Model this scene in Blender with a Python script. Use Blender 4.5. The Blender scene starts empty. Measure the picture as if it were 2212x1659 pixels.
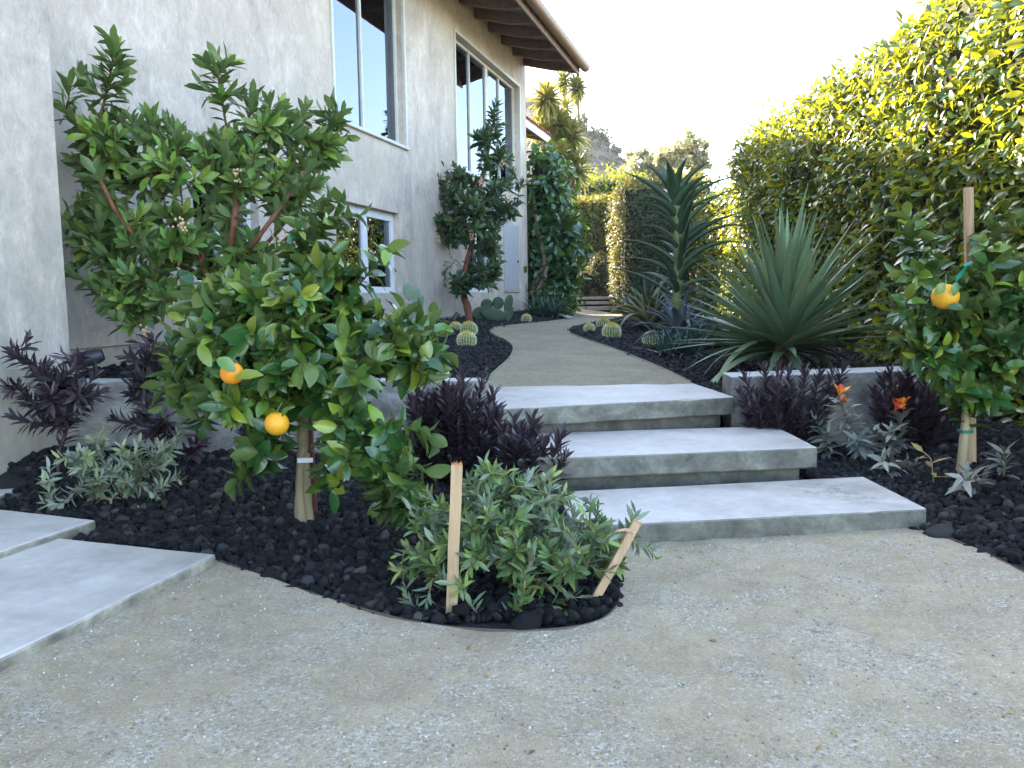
import bpy, bmesh, math, random
import numpy as np
from math import radians, sin, cos, tan, pi, sqrt
from mathutils import Vector, Matrix, noise
from mathutils.geometry import delaunay_2d_cdt

random.seed(7)
rng = np.random.default_rng(7)
scene = bpy.context.scene
col = scene.collection

# ------------------------------------------------------------------ camera
CX, CY, F, CAMH = 1106.0, 829.5, 1750.0, 1.3          # survey of the view in a 2212 x 1659 frame
PITCH, ROLL = radians(5.58), 0.0145
_f = Vector((0, cos(PITCH), -sin(PITCH)))
_u0 = Vector((0, sin(PITCH), cos(PITCH)))
_r0 = Vector((1, 0, 0))
_up = _u0 * cos(ROLL) + _r0 * sin(ROLL)
_rt = _r0 * cos(ROLL) - _u0 * sin(ROLL)
CAM = Vector((0, 0, CAMH))
cam_data = bpy.data.cameras.new('camera')
cam = bpy.data.objects.new('camera', cam_data)
col.objects.link(cam)
cam_data.sensor_width = 36
cam_data.lens = F / 2212 * 36
cam_data.clip_start = 0.05
cam_data.clip_end = 2000
cam.matrix_world = Matrix.Translation(CAM) @ Matrix((_rt, _up, -_f)).transposed().to_4x4()
scene.camera = cam

# ------------------------------------------------------------------ sky, sun, exposure
SUN_AZ, SUN_EL = radians(-35), radians(30.3)            # ahead and to the left, behind the house
world = bpy.data.worlds.new('World')
scene.world = world
world.use_nodes = True
wn = world.node_tree
sky = wn.nodes.new('ShaderNodeTexSky')
sky.sky_type = 'NISHITA'
sky.sun_disc = False
sky.sun_elevation = SUN_EL
sky.sun_rotation = SUN_AZ
sky.air_density = 1.0
sky.dust_density = 1.5
sky.ozone_density = 0.2
bg = wn.nodes['Background']
bg.inputs['Strength'].default_value = 0.15
wn.links.new(sky.outputs[0], bg.inputs['Color'])
sl = bpy.data.lights.new('sun', 'SUN')
sl.energy = 5.0
sl.angle = radians(0.6)
sl.color = (1.0, 0.85, 0.62)
sun = bpy.data.objects.new('sun', sl)
col.objects.link(sun)
_sd = Vector((sin(SUN_AZ) * cos(SUN_EL), cos(SUN_AZ) * cos(SUN_EL), sin(SUN_EL)))
sun.rotation_euler = _sd.to_track_quat('Z', 'Y').to_euler()
sun.location = (-20, 20, 30)
vs = scene.view_settings
vs.view_transform = 'Standard'
vs.look = 'None'
vs.gamma = 1
vs.use_curve_mapping = False
vs.exposure = 2.95
scene.cycles.use_denoising = True
scene.cycles.max_bounces = 8
scene.cycles.transparent_max_bounces = 16

# ------------------------------------------------------------------ survey helpers
def ray(x, y):
    return (_rt * ((x - CX) / F) - _up * ((y - CY) / F) + _f)
def G(x, y, z=0.0):
    d = ray(x, y)
    return CAM + d * ((z - CAMH) / d.z)
def V(x, y, Y):
    d = ray(x, y)
    return CAM + d * (Y / d.y)
def Gf(x, y, fn):
    d = ray(x, y)
    t, st = 1.0, 0.05
    while t < 80:
        p = CAM + d * t
        if p.z < fn(p.x, p.y):
            break
        t += st
    return CAM + d * (t - st * 0.5)
def to_px(p):
    v = p - CAM
    w = v.dot(_f)
    return CX + F * v.dot(_rt) / w, CY - F * v.dot(_up) / w

# ------------------------------------------------------------------ object helpers
def tag(o, label=None, cat=None, group=None, kind=None):
    if label: o['label'] = label
    if cat: o['category'] = cat
    if group: o['group'] = group
    if kind: o['kind'] = kind
    return o
def root(name, loc, label, cat, group=None):
    o = bpy.data.objects.new(name, None)
    o.empty_display_size = 0.1
    o.location = loc
    col.objects.link(o)
    return tag(o, label, cat, group)
def link(name, me, parent=None, mat4=None):
    o = bpy.data.objects.new(name, me)
    col.objects.link(o)
    if parent is not None:
        o.parent = parent
        top = parent
        L = Vector((0, 0, 0))
        while top is not None:
            L = L + top.location if top.type == 'EMPTY' else L
            top = top.parent
        if parent.type == 'EMPTY':
            o.matrix_parent_inverse = Matrix.Translation(-L)
        elif mat4 is not None:
            o.matrix_parent_inverse = parent.matrix_basis.inverted()
    if mat4 is not None:
        o.matrix_basis = mat4
    return o
def mk(name, verts, faces, mat, smooth=False):
    me = bpy.data.meshes.new(name)
    me.from_pydata([tuple(v) for v in verts], [], faces)
    if mat: me.materials.append(mat)
    if smooth:
        me.polygons.foreach_set('use_smooth', [True] * len(me.polygons))
    me.update()
    return me
def from_bm(name, bm, mat, smooth=False):
    me = bpy.data.meshes.new(name)
    bm.to_mesh(me); bm.free()
    if mat: me.materials.append(mat)
    if smooth:
        me.polygons.foreach_set('use_smooth', [True] * len(me.polygons))
    return me
def add_hexa(bm, p):
    """p: 4 bottom points (ccw from above) then 4 top points"""
    v = [bm.verts.new(q) for q in p]
    fs = [(3, 2, 1, 0), (4, 5, 6, 7), (0, 1, 5, 4), (1, 2, 6, 5), (2, 3, 7, 6), (3, 0, 4, 7)]
    return [bm.faces.new([v[i] for i in f]) for f in fs]
def hexa_me(name, p, mat, bevel=0.0, seg=2):
    bm = bmesh.new()
    add_hexa(bm, p)
    if bevel:
        bmesh.ops.bevel(bm, geom=list(bm.edges), offset=bevel, segments=seg, affect='EDGES', profile=0.5)
    bmesh.ops.recalc_face_normals(bm, faces=list(bm.faces))
    return from_bm(name, bm, mat)
def concrete_me(name, p, mat, bevel=0.012, amp=0.0035):
    """cast block: softened arrises, edges that wander and chip a little"""
    bm = bmesh.new()
    add_hexa(bm, p)
    le = [e for e in bm.edges if e.calc_length() > 0.3]
    bmesh.ops.subdivide_edges(bm, edges=le, cuts=22, use_grid_fill=True)
    sharp = [e for e in bm.edges if len(e.link_faces) == 2 and e.calc_face_angle(0) > 0.6]
    bmesh.ops.bevel(bm, geom=sharp, offset=bevel, segments=2, affect='EDGES', profile=0.5)
    bmesh.ops.recalc_face_normals(bm, faces=list(bm.faces))
    for v in bm.verts:
        q = v.co
        d = noise.noise(q * 3.1) * 1.2 + noise.noise(q * 11) * .7
        chip = max(0, noise.noise(q * 7 + Vector((3, 1, 5))) - .38)
        edge = v.calc_shell_factor() > 1.02
        v.co = q - v.normal * (amp * (d * .5 + (5.0 * chip if edge else 0)))
    return from_bm(name, bm, mat)
def block_pts(o, ax, ay, z0, z1):
    """horizontal parallelogram o, o+ax, o+ax+ay, o+ay between heights"""
    q = [o, o + ax, o + ax + ay, o + ay]
    return [Vector((a.x, a.y, z0)) for a in q] + [Vector((a.x, a.y, z1)) for a in q]
def tube_geo(pts, radii, sides=8, cap=True, wob=0.0):
    """continuous tube through pts; returns verts, faces"""
    vs_, fs_ = [], []
    n = len(pts)
    ref = Vector((0.3, 0.9, 0.1)).normalized()
    for i, p in enumerate(pts):
        d = (pts[min(i + 1, n - 1)] - pts[max(i - 1, 0)])
        d = d.normalized() if d.length > 1e-9 else Vector((0, 0, 1))
        a = d.cross(ref)
        if a.length < 1e-4: a = d.cross(Vector((1, 0, 0)))
        a.normalize(); b = d.cross(a)
        for k in range(sides):
            t = 2 * pi * k / sides
            r = radii[i]
            if wob:
                r *= 1 + wob * noise.noise(Vector((cos(t) * 2 + i * 0.35, sin(t) * 2, i * 0.6 + p.z * 3)))
            vs_.append(p + a * (r * cos(t)) + b * (r * sin(t)))
    for i in range(n - 1):
        for k in range(sides):
            k2 = (k + 1) % sides
            fs_.append((i * sides + k, i * sides + k2, (i + 1) * sides + k2, (i + 1) * sides + k))
    if cap:
        fs_.append(tuple(range(sides - 1, -1, -1)))
        fs_.append(tuple((n - 1) * sides + k for k in range(sides)))
    return vs_, fs_
def np_mesh(name, verts, quads, mat, tint=None, smooth=True):
    me = bpy.data.meshes.new(name)
    nv, nf = len(verts), len(quads)
    k = quads.shape[1]
    me.vertices.add(nv)
    me.vertices.foreach_set('co', np.asarray(verts, dtype=np.float32).ravel())
    me.loops.add(nf * k)
    me.loops.foreach_set('vertex_index', np.asarray(quads, dtype=np.int32).ravel())
    me.polygons.add(nf)
    me.polygons.foreach_set('loop_start', np.arange(0, nf * k, k, dtype=np.int32))
    if smooth:
        me.polygons.foreach_set('use_smooth', np.ones(nf, dtype=bool))
    if tint is not None:
        at = me.attributes.new('tint', 'FLOAT', 'POINT')
        at.data.foreach_set('value', np.asarray(tint, dtype=np.float32))
    me.update(calc_edges=True)
    if mat: me.materials.append(mat)
    return me

# ------------------------------------------------------------------ materials
def newmat(name):
    m = bpy.data.materials.new(name)
    m.use_nodes = True
    nt = m.node_tree
    b = nt.nodes['Principled BSDF']
    return m, nt, b
def N(nt, t, **kw):
    n = nt.nodes.new(t)
    for k, v in kw.items():
        if k in n.inputs: n.inputs[k].default_value = v
        else: setattr(n, k, v)
    return n
def ramp(nt, fac, stops):
    r = nt.nodes.new('ShaderNodeValToRGB')
    e = r.color_ramp.elements
    while len(e) < len(stops): e.new(0.5)
    for i, (p, c) in enumerate(stops):
        e[i].position = p
        e[i].color = (*c, 1) if len(c) == 3 else c
    nt.links.new(fac, r.inputs[0])
    return r.outputs[0]
def mixc(nt, fac, a, b, blend='MIX'):
    m = nt.nodes.new('ShaderNodeMix')
    m.data_type = 'RGBA'; m.blend_type = blend
    for s, v in ((0, fac), (6, a), (7, b)):
        if hasattr(v, 'links') or hasattr(v, 'is_linked'): nt.links.new(v, m.inputs[s])
        elif s == 0: m.inputs[s].default_value = v
        else: m.inputs[s].default_value = (*v, 1)
    return m.outputs[2]
def math_(nt, op, a, b=0.0):
    m = nt.nodes.new('ShaderNodeMath'); m.operation = op
    for i, v in enumerate((a, b)):
        if hasattr(v, 'is_linked'): nt.links.new(v, m.inputs[i])
        else: m.inputs[i].default_value = v
    return m.outputs[0]
def coords(nt, scale=(1, 1, 1), kind='Object', rot=(0, 0, 0)):
    tc = nt.nodes.new('ShaderNodeTexCoord')
    mp = nt.nodes.new('ShaderNodeMapping')
    mp.inputs['Scale'].default_value = scale
    mp.inputs['Rotation'].default_value = rot
    nt.links.new(tc.outputs[kind], mp.inputs[0])
    return mp.outputs[0]
def tnoise(nt, vec, scale, detail=4, rough=0.55, dist=0.0):
    n = N(nt, 'ShaderNodeTexNoise', Scale=scale, Detail=detail, Roughness=rough, Distortion=dist)
    nt.links.new(vec, n.inputs['Vector'])
    return n.outputs['Fac']
def vor(nt, vec, scale, feature='F1'):
    n = nt.nodes.new('ShaderNodeTexVoronoi')
    n.feature = feature
    n.inputs['Scale'].default_value = scale
    nt.links.new(vec, n.inputs['Vector'])
    return n
def bump(nt, b, h, strength=0.3, dist=0.01):
    n = N(nt, 'ShaderNodeBump', Strength=strength, Distance=dist)
    nt.links.new(h, n.inputs['Height'])
    nt.links.new(n.outputs[0], b.inputs['Normal'])
def rnd(nt):
    """one number per leaf, rock or piece, in joined and in single meshes alike"""
    g = nt.nodes.new('ShaderNodeNewGeometry')
    o = nt.nodes.new('ShaderNodeObjectInfo')
    return math_(nt, 'FRACT', math_(nt, 'ADD', g.outputs['Random Per Island'], o.outputs['Random']))
def simple(name, c1, c2=None, scale=8, rough=0.7, bmp=0.2, stretch=(1, 1, 1), bscale=None, spec=0.4, bdist=0.01):
    m, nt, b = newmat(name)
    v = coords(nt, stretch)
    n = tnoise(nt, v, scale, 5)
    if c2 is None: c2 = tuple(c * 0.7 for c in c1)
    nt.links.new(ramp(nt, n, [(0.3, c2), (0.7, c1)]), b.inputs['Base Color'])
    b.inputs['Roughness'].default_value = rough
    b.inputs['Specular IOR Level'].default_value = spec
    if bmp: bump(nt, b, tnoise(nt, v, bscale or scale * 5, 4), bmp, bdist)
    return m
def leafmat(name, old, young, rough=0.38, trans=0.3, tcol=None, back=None, var=0.35, spec=0.5, hue=0.03):
    m, nt, b = newmat(name)
    at = nt.nodes.new('ShaderNodeAttribute'); at.attribute_name = 'tint'
    c = mixc(nt, at.outputs['Fac'], old, young)
    r = rnd(nt)
    hs = nt.nodes.new('ShaderNodeHueSaturation')
    nt.links.new(c, hs.inputs['Color'])
    nt.links.new(math_(nt, 'ADD', math_(nt, 'MULTIPLY', r, 2 * var), 1 - var), hs.inputs['Value'])
    r2 = math_(nt, 'FRACT', math_(nt, 'MULTIPLY', r, 7.31))
    nt.links.new(math_(nt, 'ADD', math_(nt, 'MULTIPLY', r2, 2 * hue), 0.5 - hue), hs.inputs['Hue'])
    cc = hs.outputs[0]
    # blotches and yellowed patches
    bl = ramp(nt, tnoise(nt, coords(nt), 19, 3, 0.7), [(0.60, (0, 0, 0)), (0.74, (1, 1, 1))])
    cc = mixc(nt, math_(nt, 'MULTIPLY', bl, 0.35), cc, tuple(min(1, x * 1.5 + y_) for x, y_ in zip(young, (.03, .02, 0))))
    if back:
        g = nt.nodes.new('ShaderNodeNewGeometry')
        cc = mixc(nt, math_(nt, 'MULTIPLY', g.outputs['Backfacing'], 0.8), cc, back)
    nt.links.new(cc, b.inputs['Base Color'])
    b.inputs['Roughness'].default_value = rough
    b.inputs['Specular IOR Level'].default_value = spec
    v = coords(nt, kind='Object')
    bump(nt, b, tnoise(nt, v, 60, 2), 0.12, 0.004)
    if trans:
        t = nt.nodes.new('ShaderNodeBsdfTranslucent')
        if tcol:
            nt.links.new(mixc(nt, 0.6, cc, tcol), t.inputs['Color'])
        else:
            nt.links.new(cc, t.inputs['Color'])
        mx = nt.nodes.new('ShaderNodeMixShader')
        mx.inputs[0].default_value = trans
        nt.links.new(b.outputs[0], mx.inputs[1]); nt.links.new(t.outputs[0], mx.inputs[2])
        nt.links.new(mx.outputs[0], nt.nodes['Material Output'].inputs[0])
    return m

def mat_stucco():
    m, nt, b = newmat('trowelled_stucco')
    v = coords(nt)
    vs2 = coords(nt, (1.2, 1.2, 0.8))
    n1 = tnoise(nt, vs2, 1.1, 6, 0.6, 0.8)
    n2 = tnoise(nt, vs2, 5.5, 6, 0.65, 1.2)
    n3 = tnoise(nt, coords(nt, (3, 3, 0.9)), 9, 5, 0.65, 1.5)
    f = math_(nt, 'ADD', math_(nt, 'MULTIPLY', n1, 0.5), math_(nt, 'ADD', math_(nt, 'MULTIPLY', n2, 0.3), math_(nt, 'MULTIPLY', n3, 0.2)))
    c = ramp(nt, f, [(0.37, (0.335, 0.275, 0.235)), (0.46, (0.465, 0.39, 0.33)), (0.53, (0.55, 0.46, 0.39)), (0.62, (0.68, 0.585, 0.50))])
    fn_ = ramp(nt, tnoise(nt, coords(nt, (1, 1, 0.6)), 21, 6, 0.75, 1.6), [(0.36, (0.84,) * 3), (0.62, (1.1,) * 3)])
    c = mixc(nt, 0.5, c, fn_, 'MULTIPLY')
    # patchy ochre and grey weathering
    w = ramp(nt, tnoise(nt, coords(nt, (1, 1, 0.7)), 0.7, 5, 0.6, 0.4), [(0.52, (0, 0, 0)), (0.72, (1, 1, 1))])
    c = mixc(nt, math_(nt, 'MULTIPLY', w, 0.4), c, (0.58, 0.48, 0.34))
    # grime streaks rising from the foot of the wall
    sx = nt.nodes.new('ShaderNodeSeparateXYZ')
    nt.links.new(v, sx.inputs[0])
    foot = nt.nodes.new('ShaderNodeMapRange')
    nt.links.new(sx.outputs['Z'], foot.inputs[0])
    foot.inputs[1].default_value = 1.0; foot.inputs[2].default_value = 3.2
    foot.inputs[3].default_value = 0.9; foot.inputs[4].default_value = 0.0
    gr = ramp(nt, tnoise(nt, coords(nt, (2.2, 2.2, 0.8)), 1.6, 6, 0.7, 0.8), [(0.42, (0, 0, 0)), (0.64, (1, 1, 1))])
    c = mixc(nt, math_(nt, 'MULTIPLY', gr, foot.outputs[0]), c, (0.33, 0.31, 0.265))
    nt.links.new(c, b.inputs['Base Color'])
    b.inputs['Roughness'].default_value = 0.62
    b.inputs['Specular IOR Level'].default_value = 0.3
    h = math_(nt, 'ADD', math_(nt, 'MULTIPLY', tnoise(nt, v, 3, 4, 0.5, 0.6), 1.0), math_(nt, 'MULTIPLY', tnoise(nt, v, 26, 4, 0.6, 0.8), 0.14))
    bump(nt, b, h, 0.6, 0.03)
    return m
def mat_concrete(name, lo, mid, hi, stain=(0.28, 0.24, 0.17), stain_amt=0.6, side=(0.27, 0.26, 0.22), spot=None):
    m, nt, b = newmat(name)
    v = coords(nt)
    n = math_(nt, 'ADD', math_(nt, 'MULTIPLY', tnoise(nt, v, 2.3, 6, 0.62, 0.5), 0.6), math_(nt, 'MULTIPLY', tnoise(nt, v, 13, 5, 0.65), 0.4))
    c = ramp(nt, n, [(0.33, lo), (0.5, mid), (0.66, hi)])
    s = ramp(nt, tnoise(nt, v, 1.15, 5, 0.7, 0.8), [(0.55, (0, 0, 0)), (0.68, (1, 1, 1))])
    sp = ramp(nt, tnoise(nt, v, 22, 3, 0.7), [(0.45, (0, 0, 0)), (0.6, (1, 1, 1))])
    c = mixc(nt, math_(nt, 'MULTIPLY', math_(nt, 'MULTIPLY', s, sp), stain_amt), c, stain)
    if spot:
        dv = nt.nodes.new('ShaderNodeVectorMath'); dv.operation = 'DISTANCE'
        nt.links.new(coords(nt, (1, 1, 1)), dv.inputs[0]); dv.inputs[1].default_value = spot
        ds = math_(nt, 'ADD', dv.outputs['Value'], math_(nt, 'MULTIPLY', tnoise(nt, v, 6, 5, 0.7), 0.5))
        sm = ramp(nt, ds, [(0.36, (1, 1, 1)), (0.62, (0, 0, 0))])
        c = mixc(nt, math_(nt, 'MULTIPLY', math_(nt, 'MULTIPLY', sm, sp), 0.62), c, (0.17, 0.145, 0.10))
    # faces that do not point up take the darker side colour
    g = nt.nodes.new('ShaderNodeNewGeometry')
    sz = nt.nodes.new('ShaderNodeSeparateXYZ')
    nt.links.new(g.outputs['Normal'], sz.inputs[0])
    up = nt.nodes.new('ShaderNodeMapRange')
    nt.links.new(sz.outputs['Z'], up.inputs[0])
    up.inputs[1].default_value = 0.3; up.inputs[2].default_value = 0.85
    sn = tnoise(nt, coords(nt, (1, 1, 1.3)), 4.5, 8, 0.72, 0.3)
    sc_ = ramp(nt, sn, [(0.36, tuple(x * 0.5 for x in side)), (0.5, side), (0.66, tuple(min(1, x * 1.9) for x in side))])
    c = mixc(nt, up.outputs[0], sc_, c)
    pit = ramp(nt, vor(nt, v, 55).outputs['Distance'], [(0.06, (1, 1, 1)), (0.13, (0, 0, 0))])
    pm = ramp(nt, tnoise(nt, v, 6, 2), [(0.58, (0, 0, 0)), (0.66, (1, 1, 1))])
    c = mixc(nt, math_(nt, 'MULTIPLY', math_(nt, 'MULTIPLY', pit, pm), 0.7), c, (0.1, 0.095, 0.085))
    nt.links.new(c, b.inputs['Base Color'])
    nt.links.new(ramp(nt, n, [(0.3, (0.42,) * 3), (0.7, (0.66,) * 3)]), b.inputs['Roughness'])
    h = math_(nt, 'ADD', tnoise(nt, v, 9, 5), math_(nt, 'MULTIPLY', tnoise(nt, v, 90, 3), 0.12))
    bump(nt, b, h, 0.25, 0.006)
    return m
def mat_gravel(name, fine, dusty, chips, sc_=1.0, patch=(0.45, 0.62)):
    m, nt, b = newmat(name)
    v = coords(nt)
    big = tnoise(nt, v, 1.7, 5, 0.6, 0.4)
    mid = tnoise(nt, v, 9, 4, 0.6, 0.3)
    base = ramp(nt, math_(nt, 'ADD', math_(nt, 'MULTIPLY', big, 0.6), math_(nt, 'MULTIPLY', mid, 0.4)), [(0.36, tuple(x * 0.74 for x in fine)), (0.5, fine), (0.66, dusty)])
    v1 = vor(nt, v, 100 * sc_); v2 = vor(nt, v, 270 * sc_)
    sep = nt.nodes.new('ShaderNodeSeparateColor'); nt.links.new(v1.outputs['Color'], sep.inputs[0])
    sep2 = nt.nodes.new('ShaderNodeSeparateColor'); nt.links.new(v2.outputs['Color'], sep2.inputs[0])
    chip = ramp(nt, sep.outputs[0], [(0.0, tuple(x * 0.35 for x in chips)), (0.35, tuple(x * 0.8 for x in chips)), (0.75, chips), (1.0, (0.61, 0.575, 0.52))])
    chip2 = ramp(nt, sep2.outputs[1], [(0.0, tuple(x * 0.45 for x in chips)), (0.5, tuple(x * 0.9 for x in chips)), (1.0, (0.58, 0.545, 0.49))])
    pat = ramp(nt, tnoise(nt, v, 2.6, 5, 0.65, 0.7), [(patch[0], (0, 0, 0)), (patch[1], (1, 1, 1))])
    sel = ramp(nt, sep.outputs[1], [(0.42, (0, 0, 0)), (0.5, (1, 1, 1))])
    sel2 = ramp(nt, sep2.outputs[0], [(0.35, (0, 0, 0)), (0.45, (1, 1, 1))])
    amt = math_(nt, 'ADD', math_(nt, 'MULTIPLY', pat, 0.55), 0.34)
    c = mixc(nt, math_(nt, 'MULTIPLY', sel2, math_(nt, 'MULTIPLY', amt, 0.75)), base, chip2)
    c = mixc(nt, math_(nt, 'MULTIPLY', sel, math_(nt, 'MULTIPLY', amt, 0.85)), c, chip)
    nt.links.new(c, b.inputs['Base Color'])
    b.inputs['Roughness'].default_value = 0.92
    b.inputs['Specular IOR Level'].default_value = 0.25
    h = math_(nt, 'SUBTRACT', math_(nt, 'MULTIPLY', tnoise(nt, v, 30, 4), 0.7), math_(nt, 'ADD', math_(nt, 'MULTIPLY', v1.outputs['Distance'], 0.9), math_(nt, 'MULTIPLY', v2.outputs['Distance'], 0.4)))
    bump(nt, b, h, 0.9, 0.007)
    return m
def mat_rock():
    m, nt, b = newmat('black_lava_rock')
    r = rnd(nt)
    c = ramp(nt, r, [(0.0, (0.004, 0.004, 0.0045)), (0.5, (0.008, 0.008, 0.009)), (0.8, (0.016, 0.016, 0.017)), (0.92, (0.04, 0.039, 0.04)), (0.96, (0.05, 0.034, 0.026)), (1.0, (0.075, 0.07, 0.065))])
    v = coords(nt)
    n = tnoise(nt, v, 55, 4, 0.7)
    c = mixc(nt, ramp(nt, n, [(0.48, (0, 0, 0)), (0.75, (0.45, 0.45, 0.45))]), c, (0.05, 0.05, 0.052))
    nt.links.new(c, b.inputs['Base Color'])
    b.inputs['Roughness'].default_value = 0.8
    b.inputs['Specular IOR Level'].default_value = 0.22
    bump(nt, b, tnoise(nt, v, 120, 4, 0.7), 0.8, 0.006)
    return m
def mat_wood(name, c1, c2, axis=(1, 1, 0.05), scale=40, rough=0.75):
    m, nt, b = newmat(name)
    v = coords(nt, axis)
    n = tnoise(nt, v, scale, 5, 0.6, 0.6)
    nt.links.new(ramp(nt, n, [(0.32, c2), (0.66, c1)]), b.inputs['Base Color'])
    b.inputs['Roughness'].default_value = rough
    bump(nt, b, n, 0.3, 0.004)
    return m
def mat_glass():
    m, nt, b = newmat('window_glass')
    gl = N(nt, 'ShaderNodeBsdfGlossy', Roughness=0.0)
    gl.inputs['Color'].default_value = (0.74, 0.82, 1, 1)
    tr = nt.nodes.new('ShaderNodeBsdfTransparent')
    tr.inputs['Color'].default_value = (0.72, 0.78, 0.76, 1)
    fr = N(nt, 'ShaderNodeFresnel', IOR=3.1)
    mx = nt.nodes.new('ShaderNodeMixShader')
    nt.links.new(fr.outputs[0], mx.inputs[0])
    nt.links.new(tr.outputs[0], mx.inputs[1]); nt.links.new(gl.outputs[0], mx.inputs[2])
    nt.links.new(mx.outputs[0], nt.nodes['Material Output'].inputs[0])
    return m
def plain(name, c, rough=0.5, spec=0.5, metal=0.0):
    m, nt, b = newmat(name)
    v = coords(nt)
    n = tnoise(nt, v, 12, 4)
    nt.links.new(ramp(nt, n, [(0.3, tuple(x * 0.86 for x in c)), (0.7, c)]), b.inputs['Base Color'])
    b.inputs['Roughness'].default_value = rough
    b.inputs['Specular IOR Level'].default_value = spec
    b.inputs['Metallic'].default_value = metal
    return m

MT = {}
MT['stucco'] = mat_stucco()
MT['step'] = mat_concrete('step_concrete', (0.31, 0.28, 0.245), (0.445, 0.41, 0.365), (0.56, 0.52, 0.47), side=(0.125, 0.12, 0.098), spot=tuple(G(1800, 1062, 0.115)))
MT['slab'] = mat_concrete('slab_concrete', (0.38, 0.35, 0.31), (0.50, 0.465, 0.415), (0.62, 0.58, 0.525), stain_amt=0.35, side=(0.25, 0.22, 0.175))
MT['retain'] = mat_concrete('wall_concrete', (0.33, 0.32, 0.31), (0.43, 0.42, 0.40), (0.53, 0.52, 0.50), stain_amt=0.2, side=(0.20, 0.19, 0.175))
MT['gravel'] = mat_gravel('decomposed_granite', (0.365, 0.29, 0.172), (0.465, 0.378, 0.24), (0.43, 0.385, 0.30))
MT['path'] = mat_gravel('path_granite', (0.29, 0.24, 0.14), (0.375, 0.32, 0.2), (0.31, 0.28, 0.21), 0.8, (0.5, 0.75))
MT['rock'] = mat_rock()
MT['soil'] = simple('dark_soil', (0.02, 0.018, 0.016), (0.010, 0.010, 0.010), 14, 0.95, 0.6, bscale=40, bdist=0.02)
MT['earth'] = simple('dry_earth', (0.2, 0.16, 0.1), (0.12, 0.1, 0.06), 0.6, 0.95, 0.3)
MT['edging'] = plain('edging_steel', (0.11, 0.085, 0.06), 0.6)
MT['edging2'] = plain('pale_edging', (0.34, 0.32, 0.28), 0.6)
MT['white'] = plain('window_paint', (0.72, 0.73, 0.74), 0.4)
MT['cream'] = plain('cream_window_paint', (0.62, 0.60, 0.54), 0.45)
MT['glass'] = mat_glass()
MT['room'] = plain('room_plaster', (0.42, 0.36, 0.28), 0.8)
MT['curtain'] = plain('curtain_cloth', (0.6, 0.58, 0.52), 0.9)
MT['rafter'] = mat_wood('brown_rafter', (0.23, 0.145, 0.095), (0.15, 0.095, 0.062), (1, 1, 1), 9)
MT['soffit'] = mat_wood('soffit_boards', (0.19, 0.12, 0.08), (0.12, 0.077, 0.052), (1, 1, 1), 9)
MT['fascia'] = mat_wood('brown_fascia', (0.22, 0.135, 0.09), (0.15, 0.095, 0.065), (1, 1, 1), 5)
MT['gutter'] = plain('copper_brown_gutter', (0.26, 0.155, 0.105), 0.42)
MT['tile'] = simple('terracotta_tile', (0.45, 0.16, 0.075), (0.26, 0.10, 0.055), 9, 0.8, 0.2)
MT['panel'] = plain('grey_panel_paint', (0.42, 0.42, 0.435), 0.45)
MT['black'] = plain('black_plastic', (0.012, 0.012, 0.013), 0.45)
MT['lamp_grey'] = plain('grey_lamp_metal', (0.045, 0.047, 0.052), 0.45)
MT['stake'] = mat_wood('pale_pine', (0.52, 0.35, 0.20), (0.33, 0.215, 0.125))
MT['stake_end'] = simple('fresh_broken_pine', (0.72, 0.33, 0.13), (0.62, 0.24, 0.08), 60, 0.8, 0.5)
MT['redstake'] = mat_wood('red_brown_stake', (0.15, 0.042, 0.03), (0.09, 0.028, 0.022))
MT['tape'] = plain('green_nursery_tape', (0.0, 0.19, 0.12), 0.35)
MT['tag'] = plain('white_tag', (0.7, 0.7, 0.72), 0.5)
MT['riser'] = mat_concrete('shaded_riser_concrete', (0.2, 0.19, 0.17), (0.25, 0.24, 0.21), (0.3, 0.29, 0.26), side=(0.10, 0.095, 0.08))  # same concrete coloured darker: shade of the recess put into the colour
MT['timber'] = simple('far_step_concrete', (0.42, 0.36, 0.31), (0.30, 0.25, 0.21), 6, 0.7, 0.2)
MT['bark_red'] = simple('red_brown_bark', (0.21, 0.085, 0.045), (0.10, 0.042, 0.026), 22, 0.75, 0.6, (1, 1, 0.35), 60)
MT['bark_citrus'] = simple('citrus_bark', (0.30, 0.235, 0.135), (0.19, 0.15, 0.085), 16, 0.75, 0.4, (1, 1, 0.3), 50)
MT['bark_citrus2'] = simple('young_citrus_bark', (0.43, 0.345, 0.21), (0.29, 0.23, 0.14), 16, 0.7, 0.4, (1, 1, 0.3), 50)
MT['twig_green'] = simple('green_twig', (0.12, 0.15, 0.05), (0.08, 0.1, 0.035), 20, 0.6, 0.1)
MT['bark_grey'] = simple('grey_brown_bark', (0.24, 0.185, 0.13), (0.13, 0.1, 0.075), 20, 0.85, 0.5, (1, 1, 0.3), 55)
MT['twig_tan'] = simple('tan_twig', (0.33, 0.25, 0.14), (0.22, 0.165, 0.09), 20, 0.7, 0.1)
MT['twig_purple'] = simple('wine_red_twig', (0.085, 0.035, 0.04), (0.05, 0.025, 0.03), 20, 0.6, 0.1)
MT['trunk_fibre'] = simple('fibrous_trunk', (0.17, 0.105, 0.062), (0.07, 0.045, 0.03), 30, 0.9, 0.9, (1, 1, 2.4), 45, bdist=0.03)
MT['thicket'] = simple('shaded_twigs', (0.030, 0.034, 0.014), (0.012, 0.014, 0.007), 9, 0.95, 0.5, bscale=25, bdist=0.05)  # dark solid core of hedges and bushes, inner shade put into its colour
MT['L_arb'] = leafmat('arbutus_leaf', (0.10, 0.178, 0.042), (0.22, 0.33, 0.055), 0.36, 0.22, (0.2, 0.3, 0.03), (0.13, 0.19, 0.08))
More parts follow.
